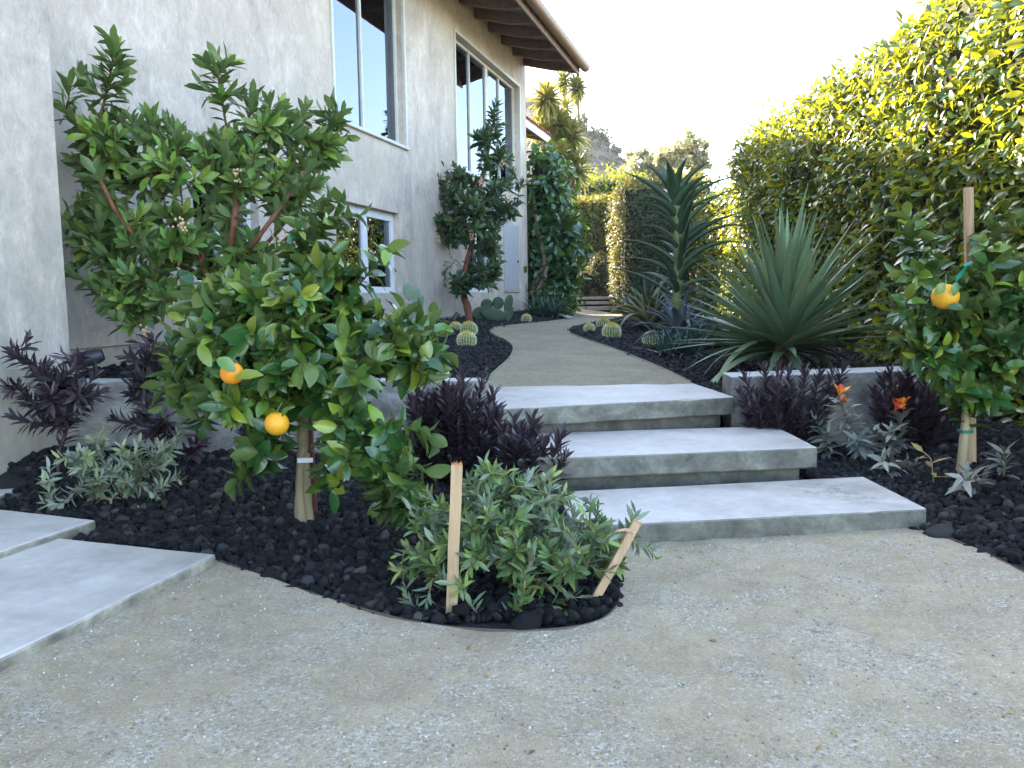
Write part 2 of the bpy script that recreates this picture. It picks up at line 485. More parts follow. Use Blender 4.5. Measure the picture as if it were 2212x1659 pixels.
MT['L_arb2'] = leafmat('dark_arbutus_leaf', (0.040, 0.082, 0.036), (0.09, 0.15, 0.045), 0.34, 0.2, (0.12, 0.2, 0.03), (0.08, 0.12, 0.06))
MT['L_cit'] = leafmat('citrus_leaf', (0.036, 0.100, 0.027), (0.20, 0.28, 0.03), 0.23, 0.2, (0.2, 0.28, 0.02), (0.12, 0.17, 0.06), spec=0.6)
MT['L_olive'] = leafmat('olive_leaf', (0.085, 0.145, 0.045), (0.20, 0.28, 0.07), 0.4, 0.18, None, (0.22, 0.27, 0.2))
MT['L_olive2'] = leafmat('silver_olive_leaf', (0.13, 0.17, 0.10), (0.27, 0.31, 0.14), 0.45, 0.15, None, (0.32, 0.36, 0.3))
MT['L_purple'] = leafmat('wine_purple_leaf', (0.030, 0.020, 0.026), (0.070, 0.048, 0.060), 0.42, 0.08, (0.16, 0.02, 0.03), (0.06, 0.045, 0.06), spec=0.5, hue=0.02)
MT['L_hedge'] = leafmat('ficus_leaf', (0.030, 0.084, 0.020), (0.10, 0.165, 0.02), 0.28, 0.36, (0.58, 0.56, 0.02), None, spec=0.55)
MT['L_far'] = leafmat('far_hedge_leaf', (0.07, 0.09, 0.018), (0.17, 0.16, 0.02), 0.4, 0.35, (0.48, 0.42, 0.03), None)
MT['L_dark'] = leafmat('dark_hedge_leaf', (0.038, 0.055, 0.028), (0.08, 0.085, 0.035), 0.55, 0.25, (0.42, 0.38, 0.05), None)
MT['L_vine'] = leafmat('vine_leaf', (0.022, 0.066, 0.032), (0.07, 0.14, 0.025), 0.22, 0.25, (0.3, 0.5, 0.02), None, spec=0.7)
MT['L_tree'] = leafmat('far_tree_leaf', (0.24, 0.26, 0.14), (0.38, 0.35, 0.18), 0.5, 0.3, (0.42, 0.4, 0.2), None)
MT['L_hill'] = leafmat('hill_tree_leaf', (0.05, 0.07, 0.03), (0.10, 0.11, 0.05), 0.5, 0.25, None, None)
MT['L_palm'] = leafmat('palm_lily_leaf', (0.10, 0.125, 0.04), (0.24, 0.23, 0.06), 0.4, 0.28, (0.5, 0.46, 0.08), None)
MT['L_yucca'] = leafmat('blue_green_blade', (0.135, 0.20, 0.105), (0.225, 0.295, 0.15), 0.42, 0.08, None, None, var=0.22)
MT['L_fern'] = leafmat('dark_blade', (0.038, 0.075, 0.045), (0.08, 0.12, 0.06), 0.42, 0.1, None, None)
MT['L_clump'] = leafmat('teal_blade', (0.045, 0.095, 0.082), (0.085, 0.14, 0.105), 0.42, 0.08, None, None)
MT['L_aloe'] = leafmat('aloe_leaf', (0.032, 0.072, 0.042), (0.08, 0.12, 0.055), 0.40, 0.0, None, None, var=0.18, hue=0.015)
MT['L_agave'] = leafmat('blue_grey_agave', (0.072, 0.088, 0.105), (0.115, 0.125, 0.14), 0.48, 0.0, None, None, var=0.2, hue=0.015)
MT['L_agave2'] = leafmat('yellow_edged_agave', (0.06, 0.10, 0.055), (0.34, 0.32, 0.13), 0.45, 0.0, None, None, var=0.2)
MT['L_alst'] = leafmat('bronze_lily_leaf', (0.15, 0.17, 0.165), (0.25, 0.25, 0.19), 0.45, 0.12, None, (0.16, 0.15, 0.15))
MT['L_dry'] = leafmat('dry_leaf', (0.26, 0.17, 0.06), (0.40, 0.31, 0.1), 0.7, 0.2, None, None)
MT['pad'] = simple('cactus_pad', (0.055, 0.105, 0.05), (0.032, 0.07, 0.036), 12, 0.5, 0.3, bscale=60)
MT['pad_pale'] = simple('pale_cactus_pad', (0.20, 0.29, 0.18), (0.14, 0.22, 0.15), 12, 0.5, 0.3, bscale=60)
MT['barrel'] = simple('barrel_cactus_flesh', (0.13, 0.19, 0.06), (0.08, 0.13, 0.045), 12, 0.6, 0.2)
MT['spine'] = simple('yellow_spine', (0.86, 0.82, 0.52), (0.76, 0.74, 0.45), 8, 0.6, 0.0)
MT['spine_top'] = simple('golden_crown_spine', (0.78, 0.60, 0.12), (0.66, 0.5, 0.1), 8, 0.6, 0.0)
MT['petal'] = leafmat('orange_red_petal', (0.80, 0.10, 0.04), (0.90, 0.45, 0.05), 0.45, 0.25, None, None, var=0.15)
MT['bell'] = simple('pink_cream_bells', (0.60, 0.30, 0.22), (0.55, 0.46, 0.28), 40, 0.6, 0.0)
MT['hill'] = simple('dry_hillside', (0.20, 0.15, 0.11), (0.085, 0.075, 0.05), 0.35, 0.95, 0.6, bscale=1.2, bdist=1.2)
def mat_orange(name, c1, c2):
    m, nt, b = newmat(name)
    v = coords(nt)
    n = tnoise(nt, v, 7, 3)
    nt.links.new(ramp(nt, n, [(0.35, c2), (0.65, c1)]), b.inputs['Base Color'])
    b.inputs['Roughness'].default_value = 0.38
    b.inputs['Subsurface Weight'].default_value = 0.12
    b.inputs['Subsurface Radius'].default_value = (0.02, 0.008, 0.002)
    bump(nt, b, vor(nt, v, 210).outputs['Distance'], 0.35, 0.003)
    return m
MT['orange'] = mat_orange('orange_peel', (0.86, 0.27, 0.012), (0.80, 0.33, 0.014))
MT['orange_yellow'] = mat_orange('yellow_orange_peel', (0.80, 0.36, 0.015), (0.70, 0.37, 0.02))
MT['orange_green'] = mat_orange('greenish_orange_peel', (0.26, 0.22, 0.02), (0.14, 0.18, 0.025))

# ------------------------------------------------------------------ instancing helpers (leaves, rocks)
def join_inst(bankV, faces, var, Rm, T):
    """bankV (k,n,3); var (m,), Rm (m,3,3), T (m,3) -> verts, faces"""
    m = len(var)
    n = bankV.shape[1]
    out = np.einsum('mij,mnj->mni', Rm, bankV[var]) + T[:, None, :]
    fs = faces[None, :, :] + (np.arange(m) * n)[:, None, None]
    return out.reshape(-1, 3), fs.reshape(-1, faces.shape[1])
_C = np.array(CAM); _RT = np.array(_rt); _UP = np.array(_up); _FW = np.array(_f)
def project(P):
    v = P - _C
    w = v @ _FW
    w = np.where(np.abs(w) < 1e-6, 1e-6, w)
    return CX + F * (v @ _RT) / w, CY - F * (v @ _UP) / w, w
def pick_largest(P, size, nmax, cell=9.0):
    """indices of the pieces that show largest: in frame, nearest in their cell"""
    x, y, w = project(P)
    ok = (w > 0.2) & (x > -20) & (x < 2232) & (y > -20) & (y < 1680)
    idx = np.nonzero(ok)[0]
    if len(idx) == 0: return idx
    key = (np.floor(x[idx] / cell).astype(np.int64) * 100000 + np.floor(y[idx] / cell).astype(np.int64))
    order = np.lexsort((w[idx], key))
    k2 = key[order]
    first = np.ones(len(k2), bool); first[1:] = k2[1:] != k2[:-1]
    win = idx[order[first]]
    sc_ = size[win] / w[win]
    return win[np.argsort(-sc_)][:nmax]

# ------------------------------------------------------------------ ground heights
_zx = [0, 6, 7.8, 10, 13, 17, 24, 30, 60]
_zz = [0.40, 0.44, 0.53, 0.69, 0.865, 0.94, 1.03, 1.06, 1.1]
def zp(Y): return float(np.interp(Y, _zx, _zz))
_v = ray(1659, 649)
U = Vector((_v.x, _v.y, 0)).normalized()                # along the house wall
NW = Vector((U.y, -U.x, 0))                              # out of the wall
P0 = V(1141, 669, 20.0); P0 = Vector((P0.x, P0.y, 0))    # far corner of the house
def dh(x, y): return (x - P0.x) * NW.x + (y - P0.y) * NW.y
def zup(x, y):
    d = dh(x, y)
    a = 0.30 * max(0.0, 1 - max(d, 0) / 3.2)
    b = 0.14 * max(0.0, 1.2 - max(d, 0))
    t = min(1, max(0, (y - 8) / 3))
    return zp(y) + a * (1 - t) + b * t
def zlow(x, y):
    t = min(1, max(0, (y - 4.8) / 1.1)); t = t * t * (3 - 2 * t)
    return 0.04 * max(0, y - 4) + 0.105 * max(0, -x - 1.3) * t + 0.12 * max(0, x - 2.6)
def inpoly(px, py, poly):
    poly = np.asarray(poly); px = np.asarray(px); py = np.asarray(py)
    c = np.zeros(px.shape, bool)
    j = len(poly) - 1
    for i in range(len(poly)):
        xi, yi = poly[i]; xj, yj = poly[j]
        with np.errstate(divide='ignore', invalid='ignore'):
            c ^= ((yi > py) != (yj > py)) & (px < (xj - xi) * (py - yi) / (yj - yi + 1e-12) + xi)
        j = i
    return c
def smooth_curve(pts, n=6):
    out = []
    P = [pts[0]] + list(pts) + [pts[-1]]
    for i in range(1, len(P) - 2):
        for k in range(n):
            t = k / n
            a, b, c, d = P[i - 1], P[i], P[i + 1], P[i + 2]
            out.append(0.5 * ((2 * b) + (c - a) * t + (2 * a - 5 * b + 4 * c - d) * t * t + (3 * b - a - 3 * c + d) * t ** 3))
    out.append(pts[-1])
    return out
def poly_sheet(name, outline, spacing, zfn, mat, fine=None):
    """triangulated sheet with an exact outline and inner points that follow zfn"""
    ol = [(p[0], p[1]) for p in outline]
    a = np.array(ol)
    x0, y0 = a.min(0); x1, y1 = a.max(0)
    gx, gy = np.meshgrid(np.arange(x0, x1, spacing), np.arange(y0, y1, spacing))
    gx = gx.ravel() + rng.uniform(-.3, .3, gx.size) * spacing
    gy = gy.ravel() + rng.uniform(-.3, .3, gy.size) * spacing
    if fine:
        fx0, fy0, fx1, fy1, fs = fine
        hx, hy = np.meshgrid(np.arange(fx0, fx1, fs), np.arange(fy0, fy1, fs))
        hx = hx.ravel() + rng.uniform(-.3, .3, hx.size) * fs
        hy = hy.ravel() + rng.uniform(-.3, .3, hy.size) * fs
        k = ~((gx > fx0) & (gx < fx1) & (gy > fy0) & (gy < fy1))
        gx = np.concatenate([gx[k], hx]); gy = np.concatenate([gy[k], hy])
    k = inpoly(gx, gy, ol)
    pts = [Vector(p) for p in ol] + [Vector((x, y)) for x, y in zip(gx[k], gy[k])]
    n = len(ol)
    ed = [(i, (i + 1) % n) for i in range(n)]
    r = delaunay_2d_cdt(pts, ed, [], 1, 1e-5)
    vs_ = [(p.x, p.y, zfn(p.x, p.y)) for p in r[0]]
    fs_ = [tuple(f) for f in r[2]]
    me = mk(name, vs_, fs_, mat, True)
    bm = bmesh.new(); bm.from_mesh(me)
    bmesh.ops.recalc_face_normals(bm, faces=list(bm.faces))
    if sum(f.normal.z for f in bm.faces) < 0: bmesh.ops.reverse_faces(bm, faces=list(bm.faces))
    bm.to_mesh(me); bm.free()
    return me
def strip(name, pts, zfn, up, down, th, mat):
    """thin upright band along a ground curve"""
    vs_, fs_ = [], []
    n = len(pts)
    for i, p in enumerate(pts):
        d = pts[min(i + 1, n - 1)] - pts[max(i - 1, 0)]
        q = Vector((-d.y, d.x, 0)).normalized() * (th / 2)
        z = zfn(p.x, p.y)
        for s, zz in ((-1, z - down), (-1, z + up), (1, z + up), (1, z - down)):
            vs_.append((p.x + q.x * s, p.y + q.y * s, zz))
    for i in range(n - 1):
        for k in range(4):
            fs_.append((i * 4 + k, i * 4 + (k + 1) % 4, (i + 1) * 4 + (k + 1) % 4, (i + 1) * 4 + k))
    fs_ += [(0, 1, 2, 3), ((n - 1) * 4 + 3, (n - 1) * 4 + 2, (n - 1) * 4 + 1, (n - 1) * 4)]
    return mk(name, vs_, fs_, mat)

# ------------------------------------------------------------------ land
def land(x, y):
    # gentle rise away from the court so the far garden stands on ground
    return -0.25 + 1.2 * min(1, max(0, (y - 8) / 12))
vs_, fs_ = [], []
gx = np.concatenate([np.linspace(-240, -40, 6), np.linspace(-30, 30, 31), np.linspace(40, 240, 6)])
gy = np.concatenate([np.linspace(-60, -20, 3), np.linspace(-10, 40, 26), np.linspace(60, 400, 10)])
for y in gy:
    for x in gx:
        vs_.append((x, y, land(x, y) if y > 8 else -0.25))
nx = len(gx)
for j in range(len(gy) - 1):
    for i in range(nx - 1):
        fs_.append((j * nx + i, j * nx + i + 1, (j + 1) * nx + i + 1, (j + 1) * nx + i))
tag(link('ground', mk('ground', vs_, fs_, MT['earth'], True)), kind='structure')

# gravel court --------------------------------------------------------
edgeL = smooth_curve([G(x, y, 0) for x, y in [(455, 1203), (520, 1228), (600, 1256), (700, 1290), (800, 1320), (900, 1344), (1000, 1357), (1120, 1362), (1220, 1357), (1295, 1340), (1333, 1308), (1340, 1272), (1335, 1230), (1325, 1190), (1318, 1160)]], 5)
edgeR = smooth_curve([G(x, y, 0) for x, y in [(2000, 1146), (2040, 1158), (2130, 1195), (2212, 1236), (2330, 1300), (2500, 1420)]], 5)
def zgravel(x, y):
    v = Vector((x, y, 0))
    return 0.012 * noise.noise(v * 1.3) + 0.009 * noise.noise(v * 4.1 + Vector((5, 0, 0))) + 0.006 * noise.noise(v * 9) - 0.014 * max(0, noise.noise(v * 5.3 + Vector((2, 7, 0))) - .3)
edge_ring = [Vector((-9, -5, 0)), Vector((9, -5, 0)), Vector((9, edgeR[-1].y - 0.4, 0))] + list(reversed(edgeR)) + \
    [Vector((edgeR[0].x - 0.05, edgeR[0].y + 0.12, 0)), Vector((edgeL[-1].x + 0.02, edgeL[-1].y + 0.14, 0))] + list(reversed(edgeL)) + \
    [G(300, 1185, 0), G(0, 1185, 0) + Vector((-0.5, 0.1, 0)), Vector((-9, 5.0, 0))]
gme = poly_sheet('gravel_court', edge_ring, 0.16, zgravel, MT['gravel'], (-2.6, 1.7, 3.6, 5.0, 0.045))
tag(link('gravel_court', gme), kind='structure')

# lower planting beds -------------------------------------------------
BEDDROP = 0.035
def zbed(x, y): return zlow(x, y) - BEDDROP + 0.012 * noise.noise(Vector((x * 3, y * 3, 1)))
off = Vector((0, 0, 0))
left_outline = [G(-60, 1195, 0), G(300, 1175, 0)] + edgeL + [Vector((0.9, edgeL[-1].y + .3, 0)), Vector((0.9, 7.2, 0)), Vector((-6, 7.2, 0)), Vector((-6, 4.2, 0))]
lbed = tag(link('planting_bed', poly_sheet('planting_bed', left_outline, 0.14, zbed, MT['soil'])), kind='structure')
right_outline = edgeR + [Vector((9, edgeR[-1].y, 0)), Vector((9, 7.4, 0)), Vector((0.92, 7.4, 0)), Vector((0.92, edgeR[0].y + .25, 0))]
rbed = tag(link('planting_bed', poly_sheet('planting_bed', right_outline, 0.14, zbed, MT['soil'])), kind='structure')

# upper terrace and path ---------------------------------------------
zpath = lambda x, y: zup(x, y)
pl = smooth_curve([Gf(x, y, zpath) for x, y in [(1053, 829), (1062, 812), (1080, 795), (1098, 777), (1108, 760), (1106, 747), (1092, 736), (1070, 726), (1058, 717), (1064, 711), (1090, 706), (1140, 700), (1190, 695), (1216, 691), (1232, 687), (1240, 681), (1226, 677)]], 6)
pr = smooth_curve([Gf(x, y, zpath) for x, y in [(1492, 828), (1430, 798), (1370, 772), (1310, 750), (1262, 733), (1236, 723), (1227, 714), (1238, 707), (1265, 700), (1300, 694), (1330, 688), (1345, 682), (1340, 677)]], 6)
PATH_END = 24.2
path_ring = [Vector((pl[0].x - .05, pl[0].y - 0.9, 0))] + pl + [Vector((pl[-1].x, 26, 0)), Vector((pr[-1].x + .1, 26, 0))] + list(reversed(pr)) + [Vector((pr[0].x, pr[0].y - 0.9, 0))]
path_ring_xy = [(p.x, p.y) for p in path_ring]
def zpathw(x, y): return zup(x, y) + 0.008 + 0.007 * noise.noise(Vector((x * 2.2, y * 2.2, 3)))
tag(link('garden_path', poly_sheet('garden_path', path_ring, 0.13, zpathw, MT['path'])), kind='structure')

WL0, WL1 = V(100, 823, 6.0), V(1052, 821, 6.75)          # retaining wall beside the steps, left
WR0, WR1 = V(1580, 814, 6.66), V(2075, 796, 6.52)        # right
up_ring = [Vector((-9, WL0.y + .1, 0)), Vector((WL0.x - .3, WL0.y + .1, 0)), Vector((WL1.x, WL1.y + .1, 0)), Vector((WL1.x + .05, 7.0, 0)), Vector((WR0.x + .1, 7.0, 0)),
           Vector((WR0.x + .12, WR0.y + .12, 0)), Vector((WR1.x, WR1.y + .12, 0)), Vector((WR1.x + .5, WR1.y + .5, 0)), Vector((9, WR1.y + .8, 0)), Vector((9, 34, 0)), Vector((-9, 34, 0))]
def zupbed(x, y): return zup(x, y) - BEDDROP + 0.012 * noise.noise(Vector((x * 3, y * 3, 1)))
ubed = tag(link('planting_terrace', poly_sheet('planting_terrace', up_ring, 0.3, zupbed, MT['soil'])), kind='structure')

# edging --------------------------------------------------------------
for pts, fn, lab, mt, up in ((edgeL, lambda x, y: 0, 'thin dark steel edging round the rounded tip of the left rock bed', 'edging', 0.004),
                             (edgeR, lambda x, y: 0, 'thin dark steel edging along the rock bed at right of the lowest step', 'edging', 0.004),
                             (pl, zup, 'thin pale edging along the house side of the winding path', 'edging2', 0.022),
                             (pr, zup, 'thin pale edging along the hedge side of the winding path', 'edging2', 0.022)):
    tag(link('bed_edging', strip('bed_edging', pts, fn, up, 0.1, 0.006, MT[mt])), lab, 'edging', 'bed edging')
kerb_pts = smooth_curve([Gf(x, y, zup) for x, y in [(1196, 682), (1212, 684), (1226, 688), (1231, 691)]], 5)
tag(link('kerb_stone', strip('kerb_stone', kerb_pts, zup, 0.05, 0.1, 0.16, MT['slab'])), 'short pale curved kerb where the path meets the corner planting', 'kerb')

# ------------------------------------------------------------------ lava rock
def rock_bank(sub, k, seed):
    r0 = random.Random(seed)
    bank = []
    for i in range(k):
        bm = bmesh.new()
        bmesh.ops.create_icosphere(bm, subdivisions=sub, radius=1)
        o = Vector((r0.uniform(-9, 9), r0.uniform(-9, 9), r0.uniform(-9, 9)))
        planes = [(Vector((r0.gauss(0, 1), r0.gauss(0, 1), r0.gauss(0, 1))).normalized(), r0.uniform(.5, .85)) for _ in range(9)]
        s = Vector((r0.uniform(0.8, 1.3), r0.uniform(0.75, 1.0), r0.uniform(0.55, 0.85)))
        for v in bm.verts:
            n1 = noise.noise(v.co * 1.2 + o); n2 = noise.noise(v.co * 2.9 + o)
            v.co *= 1 + 0.38 * n1 + 0.30 * n2
            for pn0, pd in planes:
                k_ = v.co.dot(pn0) - pd
                if k_ > 0: v.co -= pn0 * k_ * .9
            v.co *= 1.18
            v.co = Vector((v.co.x * s.x, v.co.y * s.y, v.co.z * s.z))
        bm.verts.ensure_lookup_table()
        V_ = np.array([v.co[:] for v in bm.verts])
        F_ = np.array([[v.index for v in f.verts] for f in bm.faces])
        bm.free()
        bank.append(V_)
    return np.array(bank), F_
def rand_rot(m):
    q = rng.normal(size=(m, 4)); q /= np.linalg.norm(q, axis=1)[:, None]
    w, x, y, z = q.T
    return np.stack([np.stack([1 - 2 * (y * y + z * z), 2 * (x * y - z * w), 2 * (x * z + y * w)], -1),
                     np.stack([2 * (x * y + z * w), 1 - 2 * (x * x + z * z), 2 * (y * z - x * w)], -1),
                     np.stack([2 * (x * z - y * w), 2 * (y * z + x * w), 1 - 2 * (x * x + y * y)], -1)], -2)
RB_hi, RF_hi = rock_bank(2, 8, 3)
RB_lo, RF_lo = rock_bank(1, 6, 4)
rock_meshes = [np_mesh('lava_rock', b, RF_hi, MT['rock'], smooth=False) for b in RB_hi]
BLOCKERS = []      # footprints of steps, slabs and walls: no rock there
def scatter_rocks(poly, density, zfn, rmin, rmax, hi, parent, nparts, clip=None, layers=0.02):
    a = np.array([(p[0], p[1]) for p in poly])
    x0, y0 = a.min(0); x1, y1 = a.max(0)
    if clip: x0, y0, x1, y1 = max(x0, clip[0]), max(y0, clip[1]), min(x1, clip[2]), min(y1, clip[3])
    n = int((x1 - x0) * (y1 - y0) * density)
    g = 1 / sqrt(density)
    gx, gy = np.meshgrid(np.arange(x0, x1, g), np.arange(y0, y1, g))
    x = gx.ravel() + rng.uniform(-.75, .75, gx.size) * g
    y = gy.ravel() + rng.uniform(-.75, .75, gy.size) * g
    k = inpoly(x, y, a)
    for bpoly in BLOCKERS: k &= ~inpoly(x, y, bpoly)
    x, y = x[k], y[k]
    z = np.array([zfn(p, q) for p, q in zip(x, y)])
    r = rmin + (rmax - rmin) * rng.random(len(x)) ** 2.2
    P = np.stack([x, y, z + r * 0.25 + rng.random(len(x)) * layers], 1)
    px, py, w = project(P)
    vis = (w > 0) & (px > -120) & (px < 2330) & (py > 0) & (py < 1750)
    P, r = P[vis], r[vis]
    m = len(P)
    Rm = rand_rot(m) * r[:, None, None]
    # lie roughly flat
    bank, fc = (RB_hi, RF_hi) if hi else (RB_lo, RF_lo)
    var = rng.integers(0, len(bank), m)
    sel = np.zeros(m, bool)
    if nparts:
        pk = pick_largest(P, r, nparts)
        sel[pk] = True
        for i in pk:
            M4 = Matrix(Rm[i].tolist()).to_4x4(); M4.translation = Vector(P[i])
            link('lava_rock', rock_meshes[var[i]], parent, M4)
    vv, ff = join_inst(bank, fc, var[~sel], Rm[~sel], P[~sel])
    o = link('lava_gravel', np_mesh('lava_gravel', vv, ff, MT['rock'], smooth=False), parent)
    tag(o, kind='stuff')
    return m

# ------------------------------------------------------------------ concrete steps
def step(name, pts_px, z, th, plinth, label, mat, bev=0.012):
    q = [G(x, y, z) for x, y in pts_px]        # front-left, front-right, back-right, back-left
    r = root(name, Vector((sum(p.x for p in q) / 4, sum(p.y for p in q) / 4, z - th)), label, 'step', 'cast concrete garden steps')
    top = concrete_me('tread', [Vector((p.x, p.y, z - th)) for p in q] + [Vector((p.x, p.y, z)) for p in q], mat, bev)
    link('tread', top, r)
    BLOCKERS.append([(p.x, p.y) for p in q])
    if plinth:
        c = Vector((sum(p.x for p in q) / 4, sum(p.y for p in q) / 4, 0))
        ins = [Vector((p.x, p.y, 0)) for p in q]
        ax = (ins[1] - ins[0]).normalized(); ay = (ins[3] - ins[0]).normalized()
        pp = [ins[0] + ax * .08 + ay * plinth, ins[1] - ax * .08 + ay * plinth, ins[2] - ax * .08 - ay * .02, ins[3] + ax * .08 - ay * .02]
        zb = -0.1
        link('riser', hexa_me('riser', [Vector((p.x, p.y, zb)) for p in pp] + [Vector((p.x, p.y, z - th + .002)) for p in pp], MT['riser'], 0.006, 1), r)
    return q
s1 = step('concrete_step', [(1235, 1137), (2003, 1098), (1866, 1029), (1206, 1062)], 0.115, 0.16, 0, 'lowest broad concrete step, rising from the gravel court', MT['step'])
s2 = step('concrete_step', [(1118, 992), (1767, 966), (1675, 920), (1130, 936)], 0.31, 0.145, 0.15, 'middle concrete step with a shadow gap below its lip', MT['step'])
s3 = step('concrete_step', [(1060, 884), (1588, 857), (1490, 825), (1052, 830)], 0.53, 0.145, 0.15, 'topmost concrete step, where the winding garden path begins', MT['step'])
print('steps', [tuple(round(c, 2) for c in p) for p in s1 + s2 + s3])

# paving slabs at left -------------------------------------------------
def slab(pts, z, th, label):
    q = pts
    me = concrete_me('paving_slab', [Vector((p.x, p.y, z - th)) for p in q] + [Vector((p.x, p.y, z)) for p in q], MT['slab'], 0.014)
    o = link('paving_slab', me)
    BLOCKERS.append([(p.x, p.y) for p in q])
    return tag(o, label, 'paving slab', 'concrete slabs stepping past the house')
zA, zB, zC = 0.05, 0.085, 0.125
a0, a1, a2 = G(467, 1197, zA), G(128, 1161, zA), G(0, 1422, zA)
dirA = (a2 - a0).normalized()
slab([a0, a1, a1 + dirA * 2.4, a0 + dirA * 3.2], zA, 0.2, 'largest pale concrete slab, lowest at left beside the gravel')
b0, b1, b2 = G(208, 1123, zB), G(0, 1099, zB), G(0, 1192, zB)
dirB = (b2 - b0).normalized(); bb = (b1 - b0).normalized()
slab([b0, b0 + bb * 1.25, b0 + bb * 1.25 + dirB * 2.4, b0 + dirB * 2.6], zB, 0.2, 'middle concrete slab at left, shaded and browner toward its tip')
c0, c1, c2 = G(70, 1049, zC), G(0, 1039, zC), G(0, 1070, zC)
dirC = (c2 - c0).normalized(); cb = (c1 - c0).normalized()
slab([c0, c0 + cb * 0.5, c0 + cb * 0.6 + dirC * 2.0, c0 + dirC * 2.2], zC, 0.2, 'farthest concrete slab, only a small pale tip at the left edge')

# retaining walls ------------------------------------------------------
def rwall(p0, p1, th, zb, label):
    d = Vector((p1.x - p0.x, p1.y - p0.y, 0)).normalized()
    n = Vector((-d.y, d.x, 0)) * th
    a, b = Vector((p0.x, p0.y, 0)), Vector((p1.x, p1.y, 0))
    q = [(a, p0.z), (b, p1.z), (b + n, p1.z), (a + n, p0.z)]
    me = hexa_me('retaining_wall', [Vector((p.x, p.y, zb)) for p, z in q] + [Vector((p.x, p.y, z)) for p, z in q], MT['retain'], 0.012, 2)
    BLOCKERS.append([(p.x, p.y) for p, z in q])
    return tag(link('retaining_wall', me), label, 'retaining wall', 'low concrete retaining walls')
rwall(WL0, WL1, 0.24, -0.2, 'long low grey retaining wall behind the left orange tree')
rwall(WR0, WR1, 0.42, -0.2, 'low grey retaining wall at right of the top step, below the spiky yucca')
print('walls', WL0, WL1, WR0, WR1)

# far steps ------------------------------------------------------------
for (xa, xb, yt, yb, Y, lab) in ((1214, 1327, 663, 675, 24.0, 'lowest of the three far steps where the path ends'),
                                 (1226, 1322, 652, 661, 24.75, 'middle one of the three far steps beyond the path'),
                                 (1226, 1317, 641.5, 650, 25.5, 'highest of the three far steps, under the far hedge')):
    pa, pb, pc = V(xa, yt, Y), V(xb, yt - 1.2, Y), V(xb, yb, Y)
    th = 0.66 * (pb.z - pc.z)
    a = Vector((pa.x, pa.y, 0)); b = Vector((pb.x, pb.y, 0))
    me = hexa_me('far_step', block_pts(a, b - a, Vector((0, 0.72, 0)), pa.z - th, pa.z), MT['timber'], 0.012, 1)
    o = tag(link('far_step', me), lab, 'step', 'far steps at the end of the path')
    zfar = pa.z
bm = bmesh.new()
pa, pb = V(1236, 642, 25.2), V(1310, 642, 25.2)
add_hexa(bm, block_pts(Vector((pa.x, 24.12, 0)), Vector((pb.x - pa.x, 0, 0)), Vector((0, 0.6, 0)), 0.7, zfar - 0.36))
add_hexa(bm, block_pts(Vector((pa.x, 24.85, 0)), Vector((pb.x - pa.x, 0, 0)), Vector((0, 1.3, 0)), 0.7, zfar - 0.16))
tag(link('step_footing', from_bm('step_footing', bm, MT['soil'])), kind='structure')  # dark fill behind the thin treads, its colour standing in for shade in the gaps
# raised ground above the far steps
tag(link('far_terrace', poly_sheet('far_terrace', [(-3, 26.1), (9, 26.1), (9, 40), (-3, 40)], 0.8, lambda x, y: zfar - 0.03 + 0.03 * noise.noise(Vector((x, y, 0))), MT['soil'])), kind='structure')

# ------------------------------------------------------------------ house
def WP(x, y, o=0.0):
    """(u, z) where the line of sight meets the wall plane set out by o"""
    d = ray(x, y)
    q = P0 + NW * o
    t = (q - CAM).dot(NW) / d.dot(NW)
    p = CAM + d * t
    return (p - P0).dot(U), p.z
def HP(u, o, z):
    p = P0 + U * u + NW * o
    return Vector((p.x, p.y, z))
def hbox(bm, u0, u1, o0, o1, z0, z1):
    add_hexa(bm, [HP(u0, o0, z0), HP(u1, o0, z0), HP(u1, o1, z0), HP(u0, o1, z0), HP(u0, o0, z1), HP(u1, o0, z1), HP(u1, o1, z1), HP(u0, o1, z1)])
def hbox_me(name, u0, u1, o0, o1, z0, z1, mat, bev=0.0):
    bm = bmesh.new(); hbox(bm, u0, u1, o0, o1, z0, z1)
    if bev: bmesh.ops.bevel(bm, geom=list(bm.edges), offset=bev, segments=2, affect='EDGES')
    bmesh.ops.recalc_face_normals(bm, faces=list(bm.faces))
    return from_bm(name, bm, mat)
house = root('house', HP(-8, 0, 0.9), 'two-storey house of mottled grey trowelled stucco with tall windows', 'house')
ZTOP = 7.25
UL = -30.0
